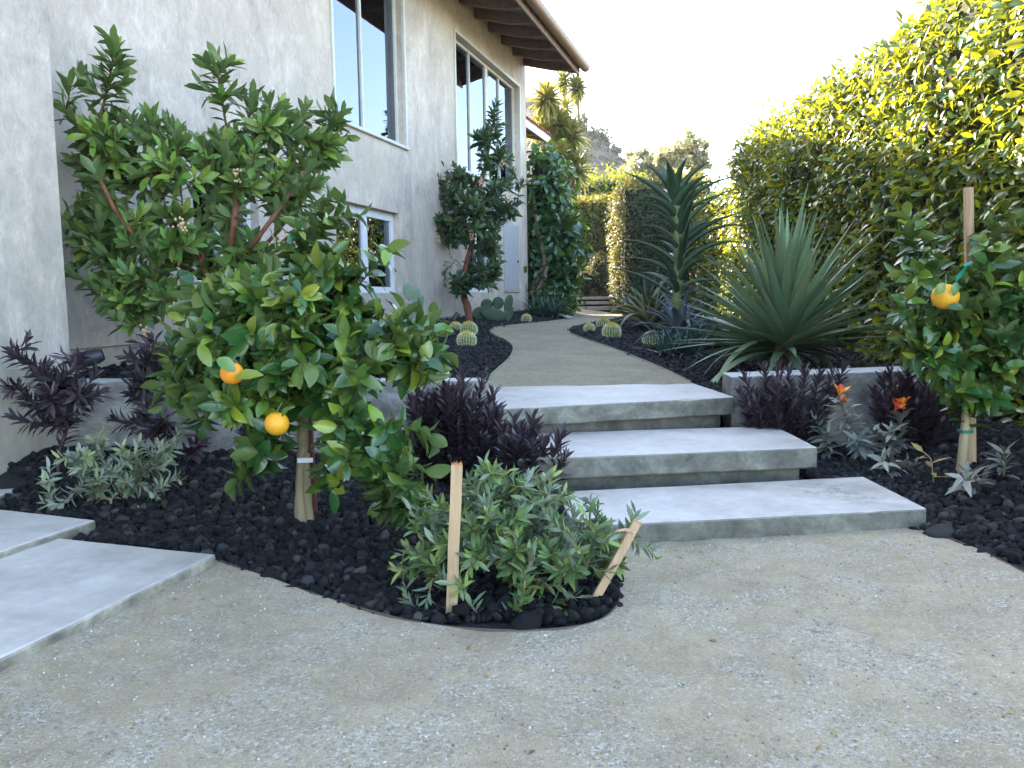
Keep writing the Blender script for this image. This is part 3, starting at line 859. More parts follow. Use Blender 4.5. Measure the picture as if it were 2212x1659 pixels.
def wall_mesh(name, u0, u1, z0, z1, holes, o, th, mat):
    us = sorted({u0, u1, *[h[0] for h in holes], *[h[1] for h in holes]})
    zs = sorted({z0, z1, *[h[2] for h in holes], *[h[3] for h in holes]})
    def ref(a, mx):
        out = [a[0]]
        for b in a[1:]:
            k = max(1, int((b - out[-1]) / mx))
            s = out[-1]
            out += [s + (b - s) * (i + 1) / k for i in range(k)]
        return out
    us, zs = ref(us, 1.2), ref(zs, 1.2)
    bm = bmesh.new()
    def inside(u, z): return any(h[0] < u < h[1] and h[2] < z < h[3] for h in holes)
    for i in range(len(us) - 1):
        for j in range(len(zs) - 1):
            if inside((us[i] + us[i + 1]) / 2, (zs[j] + zs[j + 1]) / 2): continue
            for oo, flip in ((o, False), (o - th, True)):
                q = [HP(us[i], oo, zs[j]), HP(us[i + 1], oo, zs[j]), HP(us[i + 1], oo, zs[j + 1]), HP(us[i], oo, zs[j + 1])]
                if flip: q.reverse()
                bm.faces.new([bm.verts.new(p) for p in q])
    rim = [(u0, u1, z0, z1, 1)] + [(*h, 0) for h in holes]
    for (a, b, c, d, outer) in rim:
        loop = [(a, c), (b, c), (b, d), (a, d)]
        for i in range(4):
            (ua, za), (ub, zb) = loop[i], loop[(i + 1) % 4]
            bm.faces.new([bm.verts.new(p) for p in (HP(ua, o, za), HP(ub, o, zb), HP(ub, o - th, zb), HP(ua, o - th, za))])
    bmesh.ops.remove_doubles(bm, verts=list(bm.verts), dist=1e-4)
    bmesh.ops.recalc_face_normals(bm, faces=list(bm.faces))
    return from_bm(name, bm, mat)
def rect(x0, x1, y_at, y0, y1, o=0.0):
    """wall opening from image extents: x0..x1, top/bottom measured at column y_at"""
    return (WP(x0, y0, o)[0], WP(x1, y0, o)[0], WP(y_at, y1, o)[1], WP(y_at, y0, o)[1])
w1 = rect(716, 868, 862, 0, 312); w1 = (w1[0], w1[1], w1[2], 6.65)
w2 = rect(984, 1121, 1119, 186, 428)
w2 = (w2[0], w2[1], WP(1030, 379)[1], w2[3])
w3 = rect(725, 862, 861, 461, 634)
w4 = rect(1012, 1062, 1050, 500, 632)
pn = rect(1087, 1119, 1117, 488, 627)
w5u = WP(560, 500)[0]; w5l = WP(420, 500)[0]
w5 = (w5l, w5u, w3[2], w3[3])
print('windows', w1, w2, w3, w4, pn)
ZB = 0.5
link('wall', wall_mesh('wall', UL, 0.0, ZB, ZTOP, [w1, w2, w3, w4, w5], 0.0, 0.3, MT['stucco']), house)
# plaster stops short of the soil on a pale footing
bz0, bz1 = WP(158, 754)[1], WP(1143, 669)[1]
bu0 = WP(158, 754)[0]
def scr(u): return bz0 + (bz1 - bz0) * (u - bu0) / (0 - bu0)
bm = bmesh.new()
for (z0, z1, o) in ((-0.02, 0.0, 0.006),):
    add_hexa(bm, [HP(UL, -.02, scr(UL) - .012), HP(0.004, -.02, scr(0) - .012), HP(0.004, .012, scr(0) - .012), HP(UL, .012, scr(UL) - .012),
                  HP(UL, -.02, scr(UL)), HP(0.004, -.02, scr(0)), HP(0.004, .012, scr(0)), HP(UL, .012, scr(UL))])
link('weep_screed', from_bm('weep_screed', bm, MT['rafter']), house)
footing = simple('footing_plaster', (0.42, 0.37, 0.29), (0.28, 0.25, 0.2), 6, 0.85, 0.3)
bm = bmesh.new()
add_hexa(bm, [HP(UL, -.02, .3), HP(0.006, -.02, .3), HP(0.006, .008, .3), HP(UL, .008, .3), HP(UL, -.02, scr(UL) - .013), HP(0.006, -.02, scr(0) - .013), HP(0.006, .008, scr(0) - .013), HP(UL, .008, scr(UL) - .013)])
link('footing', from_bm('footing', bm, footing), house)
# end wall of the house (faces the far garden) and rear volume
link('end_wall', hbox_me('end_wall', -0.3, 0.0, -9, -0.302, ZB, ZTOP, MT['stucco']), house)
link('back_wall', hbox_me('back_wall', UL, -0.302, -9.3, -9.0, ZB, ZTOP, MT['stucco']), house)
# rooms behind the glass
bm = bmesh.new()
hbox(bm, UL + 1, -0.31, -4.2, -4.0, ZB, ZTOP)
hbox(bm, UL + 1, -0.31, -3.99, -0.31, 3.55, 3.75)
hbox(bm, UL + 1, -0.31, -3.99, -0.31, 6.7, 6.85)
hbox(bm, UL + 1, -0.31, -3.99, -0.31, 0.9, 1.0)
link('interior', from_bm('interior', bm, MT['room']), house)

def window(w, posts, frame, o=-0.09, fw=0.055, mat='white', sill=True, mull=0.035, head=0.06):
    """posts: fractions across where a mullion stands; (fraction, width)"""
    u0, u1, z0, z1 = w
    bm = bmesh.new()
    d0, d1 = o - 0.07, o
    e = 0.004
    hbox(bm, u0 + e, u0 + fw, d0, d1, z0 + e, z1 - e)
    hbox(bm, u1 - fw, u1 - e, d0, d1, z0 + e, z1 - e)
    hbox(bm, u0 + fw, u1 - fw, d0, d1 - .002, z0 + e, z0 + fw)
    hbox(bm, u0 + fw, u1 - fw, d0, d1 - .002, z1 - head, z1 - e)
    bmesh.ops.bevel(bm, geom=list(bm.edges), offset=0.004, segments=1, affect='EDGES')
    wf = link('window', from_bm('window', bm, MT[mat]), house)
    edges = [0.0] + [p for p, _ in posts] + [1.0]
    wd = u1 - u0 - 2 * fw
    for p, pw in posts:
        c = u0 + fw + wd * p
        link('mullion', hbox_me('mullion', c - pw / 2, c + pw / 2, d0, d1 - .004, z0 + fw, z1 - head, MT[mat], 0.004), wf)
    for i in range(len(edges) - 1):
        a = u0 + fw + wd * edges[i]; b = u0 + fw + wd * edges[i + 1]
        link('pane', hbox_me('pane', a + .003, b - .003, o - .045, o - .037, z0 + fw - .01, z1 - head + .01, MT['glass']), wf)
    if sill:
        link('sill', hbox_me('sill', u0 - .06, u1 + .06, -.085, 0.05, z0 - .045, z0 + .003, MT[mat], 0.006), wf)
        # trim round the opening
        bm = bmesh.new()
        hbox(bm, u1 - .001, u1 + .055, -.02, 0.022, z0 + .004, z1 + .05)
        hbox(bm, u0 - .055, u0 + .001, -.02, 0.022, z0 + .004, z1 + .05)
        hbox(bm, u0 + .002, u1 - .002, -.02, 0.020, z1 - .001, z1 + .05)
        link('trim', from_bm('trim', bm, MT[mat]), wf)
    return wf
window(w1, [(0.46, 0.05)], 'cream', o=-0.11, mat='cream', fw=0.06)
window(w2, [(0.27, 0.045), (0.53, 0.16), (0.74, 0.045)], 'cream', o=-0.13, mat='cream', fw=0.06)
window(w3, [(0.515, 0.16)], 'white', o=-0.10, mat='white', sill=False, fw=0.10, head=0.13)
window(w4, [(0.5, 0.09)], 'white', o=-0.10, mat='white', sill=False, fw=0.09, head=0.1)
window(w5, [(0.5, 0.14)], 'white', o=-0.10, mat='white', sill=False, fw=0.10, head=0.13)
# pleated curtain at the far side of the lower window
vs_, fs_ = [], []
for i in range(25):
    u = w3[1] - 0.14 - i * 0.016
    oo = -0.42 + 0.02 * sin(i * 1.6)
    vs_ += [HP(u, oo, w3[2] - .1), HP(u, oo, w3[3] + .1)]
for i in range(24): fs_.append((2 * i, 2 * i + 2, 2 * i + 3, 2 * i + 1))
link('curtain', mk('curtain', vs_, fs_, MT['curtain'], True), house)
pnl = link('utility_panel', hbox_me('utility_panel', pn[0], pn[1], -0.05, 0.018, pn[2], pn[3], MT['panel'], 0.004), house)
ku, kz = WP(1112, 537)
link('knob', hbox_me('knob', pn[1] - .16, pn[1] - .11, 0.018, 0.045, (pn[2] + pn[3]) / 2 - .11, (pn[2] + pn[3]) / 2 - .06, MT['black'], 0.008), pnl)
link('panel_ledge', hbox_me('panel_ledge', pn[0] - .03, pn[1] + .03, -.02, 0.03, pn[2] - .05, pn[2] - .004, MT['stucco'], 0.006), house)

# wing that steps forward at the left
WO = (V(157, 786, 6.14) - P0).dot(NW)
wu = (V(157, 786, 6.14) - P0).dot(U)
print('wing out', WO, wu)
link('wing_wall', hbox_me('wing_wall', UL, wu, 0.002, WO, 0.1, ZTOP + .3, MT['stucco'], 0.02), house)
sz0, sz1 = WP(0, 800, WO), WP(140, 787, WO)
def wsc(u): return sz0[1] + (sz1[1] - sz0[1]) * (u - sz0[0]) / (sz1[0] - sz0[0])
bm = bmesh.new()
add_hexa(bm, [HP(-20, WO - .03, .0), HP(wu + .012, WO - .03, .0), HP(wu + .012, WO + .012, .0), HP(-20, WO + .012, .0),
              HP(-20, WO - .03, wsc(-20)), HP(wu + .012, WO - .03, wsc(wu)), HP(wu + .012, WO + .012, wsc(wu)), HP(-20, WO + .012, wsc(-20))])
link('wing_footing', from_bm('wing_footing', bm, footing), house)

# roof -----------------------------------------------------------------
OVER, PITCHR = 1.28, 0.26
uz_r = [WP(1137, 147), WP(1009, 30)]
ZR = uz_r[0][1]                                            # underside of rafters at the wall
print('rafter', uz_r, 'eave', ZR)
RD = 0.20
def roof_z(o): return ZR - PITCHR * o
us = [-0.12 - 0.84 * k for k in range(22)]
for u in us:
    bm = bmesh.new()
    w = 0.05
    pr_ = [(-0.2, roof_z(-0.2)), (0.72, roof_z(0.72)), (OVER - .02, roof_z(OVER) + 0.10), (OVER - .02, roof_z(OVER) + RD), (-0.2, roof_z(-0.2) + RD)]
    a = [bm.verts.new(HP(u - w, o, z)) for o, z in pr_]
    b = [bm.verts.new(HP(u + w, o, z)) for o, z in pr_]
    bm.faces.new(a); bm.faces.new(list(reversed(b)))
    for i in range(5):
        bm.faces.new((a[i], b[i], b[(i + 1) % 5], a[(i + 1) % 5]))
    bmesh.ops.recalc_face_normals(bm, faces=list(bm.faces))
    link('rafter', from_bm('rafter', bm, MT['rafter']), house)
UE = 0.02
bm = bmesh.new()
def rslab(bm, u0, u1, o0, o1, dz0, dz1):
    add_hexa(bm, [HP(u0, o0, roof_z(o0) + dz0), HP(u1, o0, roof_z(o0) + dz0), HP(u1, o1, roof_z(o1) + dz0), HP(u0, o1, roof_z(o1) + dz0),
                  HP(u0, o0, roof_z(o0) + dz1), HP(u1, o0, roof_z(o0) + dz1), HP(u1, o1, roof_z(o1) + dz1), HP(u0, o1, roof_z(o1) + dz1)])
rslab(bm, UL, UE, -4.7, OVER, RD + .004, RD + .04)
roof = link('roof', from_bm('roof', bm, MT['soffit']), house)
bm = bmesh.new()
rslab(bm, UL, UE + .05, -4.7, OVER + .1, RD + .045, RD + .13)
add_hexa(bm, [HP(UL, -9.6, roof_z(0.2) + RD - .2), HP(UE + .05, -9.6, roof_z(.2) + RD - .2), HP(UE + .05, -4.72, roof_z(-4.7) + RD + .044), HP(UL, -4.72, roof_z(-4.7) + RD + .044),
              HP(UL, -9.6, roof_z(0.2) + RD), HP(UE + .05, -9.6, roof_z(.2) + RD), HP(UE + .05, -4.72, roof_z(-4.7) + RD + .13), HP(UL, -4.72, roof_z(-4.7) + RD + .13)])
link('roof_covering', from_bm('roof_covering', bm, MT['tile']), roof)
link('fascia', hbox_me('fascia', UL, UE + .04, OVER, OVER + .04, roof_z(OVER) - 0.0, roof_z(OVER) + RD + .05, MT['fascia'], 0.004), roof)
link('barge_board', hexa_me('barge_board', [HP(UE + .001, -.3, roof_z(-.3) + .06), HP(UE + .04, -.3, roof_z(-.3) + .06), HP(UE + .04, OVER, roof_z(OVER) + .06), HP(UE + .001, OVER, roof_z(OVER) + .06),
                                            HP(UE + .001, -.3, roof_z(-.3) + RD + .04), HP(UE + .04, -.3, roof_z(-.3) + RD + .04), HP(UE + .04, OVER, roof_z(OVER) + RD + .04), HP(UE + .001, OVER, roof_z(OVER) + RD + .04)], MT['fascia']), roof)
# half-round gutter with end cap
gr, go, gz = 0.115, OVER + .04 + .118, roof_z(OVER) + RD + .02
vs_, fs_ = [], []
prof = [(cos(t), sin(t)) for t in np.linspace(pi, 2 * pi, 13)]
prof2 = [(p[0] * .93, p[1] * .93) for p in reversed(prof)]
pp = prof + [(1.08, 0.03)] + prof2 + [(-1.0, 0.03)]
for u in (UL, UE + .12):
    vs_ += [HP(u, go + gr * a, gz + gr * b) for a, b in pp]
k = len(pp)
for i in range(k): fs_.append((i, (i + 1) % k, k + (i + 1) % k, k + i))
gme = mk('gutter', vs_, fs_, MT['gutter'], False)
gut = link('gutter', gme, roof)
cap = [HP(UE + .121, go + gr * a, gz + gr * b) for a, b in prof]
link('end_cap', mk('end_cap', cap, [tuple(range(len(cap)))], MT['gutter']), gut)

# lower red-tiled roof of the rear part, beyond the corner
e0, e1 = V(1140, 268, 22.0), V(1200, 333, 24.9)
RO = (e0 - P0).dot(NW)
ru0 = 0.02; ru1 = 4.2
rz = e0.z
print('rear eave', RO, rz, (e1 - P0).dot(NW), e1.z)
rear = link('rear_wall', hbox_me('rear_wall', 0.01, ru1 - .4, -9, RO - 1.15, 0.6, rz + .1, MT['stucco']), house)
bm = bmesh.new()
def rz_(o): return rz + 0.30 * (RO - o)
add_hexa(bm, [HP(ru0, -4.7, rz_(-4.7)), HP(ru1, -4.7, rz_(-4.7)), HP(ru1, RO, rz_(RO)), HP(ru0, RO, rz_(RO)),
              HP(ru0, -4.7, rz_(-4.7) + .08), HP(ru1, -4.7, rz_(-4.7) + .08), HP(ru1, RO, rz_(RO) + .08), HP(ru0, RO, rz_(RO) + .08)])
rroof = link('rear_roof', from_bm('rear_roof', bm, MT['soffit']), house)
link('rear_fascia', hbox_me('rear_fascia', ru0, ru1, RO, RO + .03, rz - .12, rz + .1, MT['cream']), rroof)
for i in range(5):
    u = ru0 + .3 + i * .85
    bm = bmesh.new()
    add_hexa(bm, [HP(u, RO - 1.3, rz_(RO - 1.3) - .16), HP(u + .08, RO - 1.3, rz_(RO - 1.3) - .16), HP(u + .08, RO - .01, rz_(RO) - .12), HP(u, RO - .01, rz_(RO) - .12),
                  HP(u, RO - 1.3, rz_(RO - 1.3) - .003), HP(u + .08, RO - 1.3, rz_(RO - 1.3) - .003), HP(u + .08, RO - .01, rz_(RO) - .003), HP(u, RO - .01, rz_(RO) - .003)])
    link('rafter', from_bm('rafter', bm, MT['rafter']), rroof)
# barrel tiles: one course per object, sharing one mesh
tv, tf = [], []
for j in range(2):
    for k in range(7):
        t = pi * k / 6
        tv.append(Vector((cos(t) * (.085 - .012 * j), j * .42, sin(t) * (.075 - .01 * j))))
for k in range(6): tf.append((k, k + 1, 8 + k, 7 + k))
tme = mk('roof_tile', tv, tf, MT['tile'], True)
for row in range(4):
    for i in range(22):
        u = ru0 + .1 + i * .19
        o = RO + .07 - row * .36
        Mx = Matrix((U.to_tuple(), (-NW + Vector((0, 0, .30))).normalized().to_tuple(), (Vector((0, 0, 1)) + NW * .3).normalized().to_tuple())).transposed().to_4x4()
        Mx.translation = HP(u, o, rz_(o) + .085 + random.uniform(-.006, .012))
        link('roof_tile', tme, rroof, Mx)

# ------------------------------------------------------------------ rocks on the beds
scatter_rocks([(p.x, p.y) for p in left_outline], 1050, zbed, 0.016, 0.044, True, lbed, 170, clip=(-4.6, 3.3, 0.9, 6.9))
scatter_rocks([(p.x, p.y) for p in right_outline], 950, zbed, 0.016, 0.042, True, rbed, 130, clip=(0.9, 4.0, 5.2, 6.9))
_xy = path_ring_xy
BLOCKERS.append(_xy)
scatter_rocks([(p.x, p.y) for p in up_ring], 620, zupbed, 0.02, 0.042, False, ubed, 0, clip=(-4.4, 6.2, 4.4, 11.5))
scatter_rocks([(p.x, p.y) for p in up_ring], 420, zupbed, 0.025, 0.05, False, ubed, 0, clip=(-2.6, 11.4, 4.4, 20.5))
# the few largest lone stones
for (x, y, r, fl, lab) in ((1140, 1340, 0.07, 0.45, 'flat grey lava stone at the front tip of the left rock bed'),
                           (2030, 1150, 0.10, 0.5, 'flat dark lava stone against the end of the lowest step'),
                           (1000, 1318, 0.05, 0.8, 'dark rounded lava stone at the foot of the upright broken stake')):
    p = G(x, y, 0.015)
    o = link('lava_stone', rock_meshes[random.randrange(8)])
    o.matrix_basis = Matrix.Translation(p) @ Matrix.Rotation(random.uniform(0, 6), 4, 'Z') @ Matrix.Diagonal((r, r * .8, r * fl, 1))
    tag(o, lab, 'stone', 'large lava stones')
# small loose chips on the gravel court
BC, FC = rock_bank(1, 5, 11)
n = 15000
cx = rng.uniform(-2.6, 3.8, n); cy = 1.9 + rng.random(n) ** 1.3 * 2.7
k = inpoly(cx, cy, [(p.x, p.y) for p in edge_ring])
for bpoly in BLOCKERS: k &= ~inpoly(cx, cy, bpoly)
cx, cy = cx[k], cy[k]
pn_ = np.array([noise.noise(Vector((a * 2.1, b * 2.1, 9))) for a, b in zip(cx, cy)])
k = rng.random(len(cx)) < np.clip(0.55 + 0.9 * pn_, 0.1, 1)
cx, cy = cx[k], cy[k]
cz = np.array([zgravel(a, b) for a, b in zip(cx, cy)])
r = 0.0022 + 0.0042 * rng.random(len(cx)) ** 2.5
vv, ff = join_inst(BC, FC, rng.integers(0, 5, len(cx)), rand_rot(len(cx)) * r[:, None, None], np.stack([cx, cy, cz + r * .3], 1))
mchip, nt, b = newmat('stone_chip')
nt.links.new(ramp(nt, rnd(nt), [(0, (0.16, 0.14, 0.11)), (0.4, (0.32, 0.30, 0.26)), (0.8, (0.43, 0.41, 0.375)), (1, (0.6, 0.57, 0.53))]), b.inputs['Base Color'])
b.inputs['Roughness'].default_value = 0.85
tag(link('gravel_chips', np_mesh('gravel_chips', vv, ff, mchip, smooth=False)), kind='stuff')

# ------------------------------------------------------------------ leaves
def leaf_bank(L, W, shape='ell', k=4, tints=(0.0, 0.35, 0.9), seg=4, fold=0.3, curl=0.25, wave=0.0, seed=1, twist=0.0):
    r0 = random.Random(seed)
    bank, tl = [], []
    for ti in tints:
        for i in range(k):
            l = L * r0.uniform(0.85, 1.12); w = W * r0.uniform(0.85, 1.12)
            cu = curl * r0.uniform(0.3, 1.6); fo = fold * r0.uniform(0.5, 1.4)
            side = r0.uniform(-0.08, 0.08)
            tw = r0.uniform(-twist, twist)
            vs_ = []
            y = z = 0.0
            for j in range(seg + 1):
                t = j / seg
                if shape == 'ell': pw = sin(pi * min(1, t * 0.93 + 0.05)) ** 0.8
                elif shape == 'obov': pw = (sin(pi * min(1, (t ** 1.35) * 0.93 + 0.04))) ** 0.85
                elif shape == 'lance': pw = sin(pi * min(1, (t ** 0.75) * 0.96 + 0.03))
                else: pw = (1 - t ** 2.2) * (0.75 + 0.5 * min(1, t * 4) * (1 - t))     # blade
                pw = max(pw, 0.03)
                if j: 
                    ang = -cu * t * 1.6
                    y += cos(ang) * l / seg; z += sin(ang) * l / seg
                hw = 0.5 * w * pw
                a = tw * t
                sx = side * l * t * t
                dz = fo * hw + wave * hw * sin(t * 17 + i)
                dz2 = fo * hw + wave * hw * sin(t * 15 + 2 + i)
                vs_ += [(-hw * cos(a) + sx, y, z + dz - hw * sin(a)), (sx, y, z), (hw * cos(a) + sx, y, z + dz2 + hw * sin(a))]
            bank.append(vs_); tl.append(min(1, max(0, ti + r0.uniform(-.08, .08))))
    fs_ = []
    for j in range(seg):
        a = j * 3
        fs_ += [(a, a + 1, a + 4, a + 3), (a + 1, a + 2, a + 5, a + 4)]
    return dict(V=np.array(bank), F=np.array(fs_), t=np.array(tl), k=k, nt=len(tints), L=L, me=None)
def bank_meshes(bk, mat, name='leaf'):
    key = mat.name
    bk.setdefault('m', {})
    if key not in bk['m']:
        bk['m'][key] = [np_mesh(name, v, bk['F'], mat, np.full(len(v), t)) for v, t in zip(bk['V'], bk['t'])]
    return bk['m'][key]
class Leaves:
    def __init__(s): s.p = []; s.a = []; s.n = []; s.s = []; s.v = []
    def add(s, p, a, n, sc_, v):
        s.p.append(p[:]); s.a.append(a[:]); s.n.append(n[:]); s.s.append(sc_); s.v.append(v)
    def extend(s, P, A, Nn, S, Vv):
        s.p += list(map(tuple, P)); s.a += list(map(tuple, A)); s.n += list(map(tuple, Nn)); s.s += list(S); s.v += list(Vv)
    def arrays(s):
        P = np.array(s.p, float); A = np.array(s.a, float); Nn = np.array(s.n, float)
        A /= np.linalg.norm(A, axis=1)[:, None] + 1e-9
        X = np.cross(A, Nn)
        ln = np.linalg.norm(X, axis=1)
        bad = ln < 1e-3
        X[bad] = np.cross(A[bad], np.array([0.31, 0.2, 0.9])); ln = np.linalg.norm(X, axis=1)
        X /= ln[:, None] + 1e-9
        Z = np.cross(X, A)
        R = np.stack([X, A, Z], -1) * np.array(s.s)[:, None, None]
        return P, R, np.array(s.v, int)
    def finish(s, parent, bk, mat, nparts, name='leaf', mass='foliage', cell=9.0):
        if not s.p: return
        P, R, var = s.arrays()
        me = bank_meshes(bk, mat, name)
        cen = P + R[:, :, 1] * bk['L'] * 0.5
        sel = np.zeros(len(P), bool)
        if nparts:
            if len(P) <= nparts: sel[:] = True
            else: sel[pick_largest(cen, np.array(s.s), nparts, cell)] = True
            for i in np.nonzero(sel)[0]:
                M4 = Matrix(R[i].tolist()).to_4x4(); M4.translation = Vector(P[i])
                link(name, me[var[i]], parent, M4)
        if (~sel).any():
            vv, ff = join_inst(bk['V'], bk['F'], var[~sel], R[~sel], P[~sel])
            tt = np.repeat(bk['t'][var[~sel]], bk['V'].shape[1])
            o = link(mass, np_mesh(mass, vv, ff, mat, tt), parent)
            tag(o, kind='stuff')

# ------------------------------------------------------------------ branching
def rv(): 
    v = Vector((random.gauss(0, 1), random.gauss(0, 1), random.gauss(0, 1)))
    return v.normalized()
class Tree:
    def __init__(s, trunk):
        s.P = []; s.par = []; s.tips = []
        for i, p in enumerate(trunk):
            s.P.append(Vector(p)); s.par.append(i - 1)
        s.nt = len(trunk)
    def branch(s, start, pts):
        par = start
        for p in pts:
            s.P.append(Vector(p)); s.par.append(par); par = len(s.P) - 1
        s.tips.append(par)
        return par
    def nearest(s, q, low=0, bias=0.7):
        best, bi = 1e9, 0
        for i in range(low, len(s.P)):
            p = s.P[i]
            d = (q - p).length
            c = d + bias * max(0, (p.z - q.z) + 0.25 * d)        # prefer lower forks
            if c < best: best, bi = c, i
        return bi
    def grow(s, tips, low=0, bias=0.7, jit=0.03, seg=0.13, sag=0.0, up=0.0):
        ref = s.P[low]
        for q in sorted(tips, key=lambda t: (t - ref).length):
            i = s.nearest(q, low, bias)
            p = s.P[i]
            d = (q - p)
            n = max(2, min(7, int(d.length / seg)))
            g = (p - s.P[s.par[i]]).normalized() if s.par[i] >= 0 else Vector((0, 0, 1))
            c = p + d * 0.45 + g * d.length * 0.16 + Vector((0, 0, 0.10 + sag)) * d.length
            if up:
                o_ = Vector((q.x - ref.x, q.y - ref.y, 0))
                uv = (Vector((0, 0, 1)) + (o_.normalized() * .45 if o_.length > 1e-3 else Vector())).normalized()
                c = c * (1 - up) + (q - uv * d.length * .55) * up
            pts = []
            for k in range(1, n + 1):
                t = k / n
                b = p * (1 - t) ** 2 + c * 2 * t * (1 - t) + q * t * t
                if k < n: b += rv() * jit * d.length
                pts.append(b)
            s.branch(i, pts)
    def radii(s, r_tip, expo=0.42, rmax=None):
        cnt = [0] * len(s.P)
        for t in s.tips:
            i = t
            while i >= 0:
                cnt[i] += 1; i = s.par[i]
        r = [r_tip * max(1, c) ** expo for c in cnt]
        if rmax: r = [min(x, rmax) for x in r]
        return r
    def mesh(s, name, r, mat, sides=5, keep=lambda i: True):
        vs_, fs_ = [], []
        for i in range(1, len(s.P)):
            j = s.par[i]
            if j < 0 or not keep(i): continue
            a, b = s.P[j], s.P[i]
            d = (b - a)
            if d.length < 1e-5: continue
            d.normalize()
            x = d.orthogonal().normalized(); y = d.cross(x)
            o = len(vs_)
            ra = min(r[j], r[i] * 1.35)
            for q, rr in ((a - d * ra * .25, ra), (b + d * r[i] * .2, r[i])):
                for k in range(sides):
                    t = 2 * pi * k / sides
                    vs_.append(q + x * (rr * cos(t)) + y * (rr * sin(t)))
            for k in range(sides):
                k2 = (k + 1) % sides
                fs_.append((o + k, o + k2, o + sides + k2, o + sides + k))
        return mk(name, vs_, fs_, mat, True)
    def stem(s, tip, length):
        """points from tip backwards up to length"""
        out = [s.P[tip]]; i = tip; acc = 0
        while s.par[i] >= 0 and acc < length:
            j = s.par[i]
            acc += (s.P[i] - s.P[j]).length
            out.append(s.P[j]); i = j
        return out
def along(pts, s):
    for a, b in zip(pts, pts[1:]):
        l = (b - a).length
        if s <= l: return a + (b - a) * (s / max(l, 1e-6)), (a - b).normalized() if l > 1e-6 else Vector((0, 0, 1))
        s -= l
    return pts[-1], (pts[-2] - pts[-1]).normalized()
def foliate(tree, lv, bk, n, length, a_tip, a_base, sc_=(0.8, 1.15), young=0.25, up=0.0, start=0.0, pair=False, bunch=1.0, tips=None, yfun=None, gap=None, mixy=False):
    """leaves round the last part of every twig, steeper toward the tip"""
    for tp in (tips or tree.tips):
        st = tree.stem(tp, length * 1.05)
        if len(st) < 2: continue
        ph = random.uniform(0, 6.28)
        tot = sum((a - b).length for a, b in zip(st, st[1:]))
        ln = min(length, tot)
        nn = max(3, int(n * random.uniform(0.75, 1.25) * (0.4 + 0.6 * ln / length)))
        yb = random.random() < young if yfun is None else yfun(tree.P[tp])
        for i in range(nn):
            t = (i / nn) ** bunch
            p, d = along(st, start + t * ln)
            x = d.orthogonal().normalized(); y = d.cross(x)
            if pair: an = ph + (i // 2) * 1.571 + (i % 2) * pi + random.uniform(-.25, .25)
            else: an = ph + i * 2.39996 + random.uniform(-.3, .3)
            rad = x * cos(an) + y * sin(an)
            a = radians(a_tip + (a_base - a_tip) * min(1, t * 1.15)) + random.uniform(-.2, .2)
            ax = d * cos(a) + rad * sin(a)
            nm = d * sin(a) - rad * cos(a)
            if up: nm = (nm * (1 - up) + Vector((0, 0, 1)) * up)
            nm += rv() * 0.22
            size = random.uniform(*sc_) * (0.72 + 0.28 * min(1, (i + 1.5) / 4))
            if mixy: tq = 2 if random.random() < young * (1.6 if t < .4 else .6) else (1 if random.random() < .4 else 0)
            elif yb and t < 0.55: tq = 2
            else: tq = 1 if random.random() < 0.4 else 0
            if random.random() < .04: size *= .6
            tq = min(tq, bk['nt'] - 1)
            lv.add(p, ax, nm, size, tq * bk['k'] + random.randrange(bk['k']))
def blob(px, py, rx, ry, Y, dY, n, shell=0.45):
    out = []
    while len(out) < n:
        v = rv() * (shell + (1 - shell) * random.random()) 
        q = V(px + rx * v.x, py + ry * v.z, Y + dY * v.y)
        out.append(q)
    return out
def curve_px(lst, n=4):
    """list of (px,py,Y) -> smoothed points"""
    return smooth_curve([V(*a) for a in lst], n)
def add_trunk(parent, name, pts, radii, mat, sides=10, wob=0.12):
    v, f = tube_geo(pts, radii, sides, True, wob)
    return link(name, mk(name, v, f, mat, True), parent)

# ------------------------------------------------------------------ leaf shapes
BK_arb = leaf_bank(0.165, 0.060, 'obov', 4, (0, .35, .9), 4, 0.35, 0.18, 0.05, 21)
BK_cit = leaf_bank(0.156, 0.078, 'ell', 5, (0, .35, .95), 5, 0.38, 0.42, 0.10, 22, 0.3)
BK_olive = leaf_bank(0.074, 0.021, 'ell', 4, (0, .3, .85), 3, 0.25, 0.15, 0.0, 23)
BK_purp = leaf_bank(0.112, 0.031, 'obov', 4, (0, .4, .9), 3, 0.35, 0.12, 0.0, 24)
BK_hedge = leaf_bank(0.125, 0.056, 'ell', 4, (0, .35, .9), 3, 0.38, 0.3, 0.0, 25)
BK_small = leaf_bank(0.085, 0.045, 'ell', 3, (0, .4, .9), 2, 0.3, 0.2, 0.0, 26)
BK_vine = leaf_bank(0.23, 0.12, 'ell', 4, (0, .3, .9), 4, 0.3, 0.35, 0.04, 27)
BK_tree = leaf_bank(0.30, 0.15, 'ell', 3, (0, .4, .9), 2, 0.2, 0.2, 0.0, 28)
BK_hill = leaf_bank(0.85, 0.5, 'ell', 3, (0, .4, .9), 2, 0.3, 0.3, 0.0, 29)
BK_alst = leaf_bank(0.115, 0.034, 'lance', 4, (0, .4, .9), 3, 0.25, 0.35, 0.0, 30, 0.4)

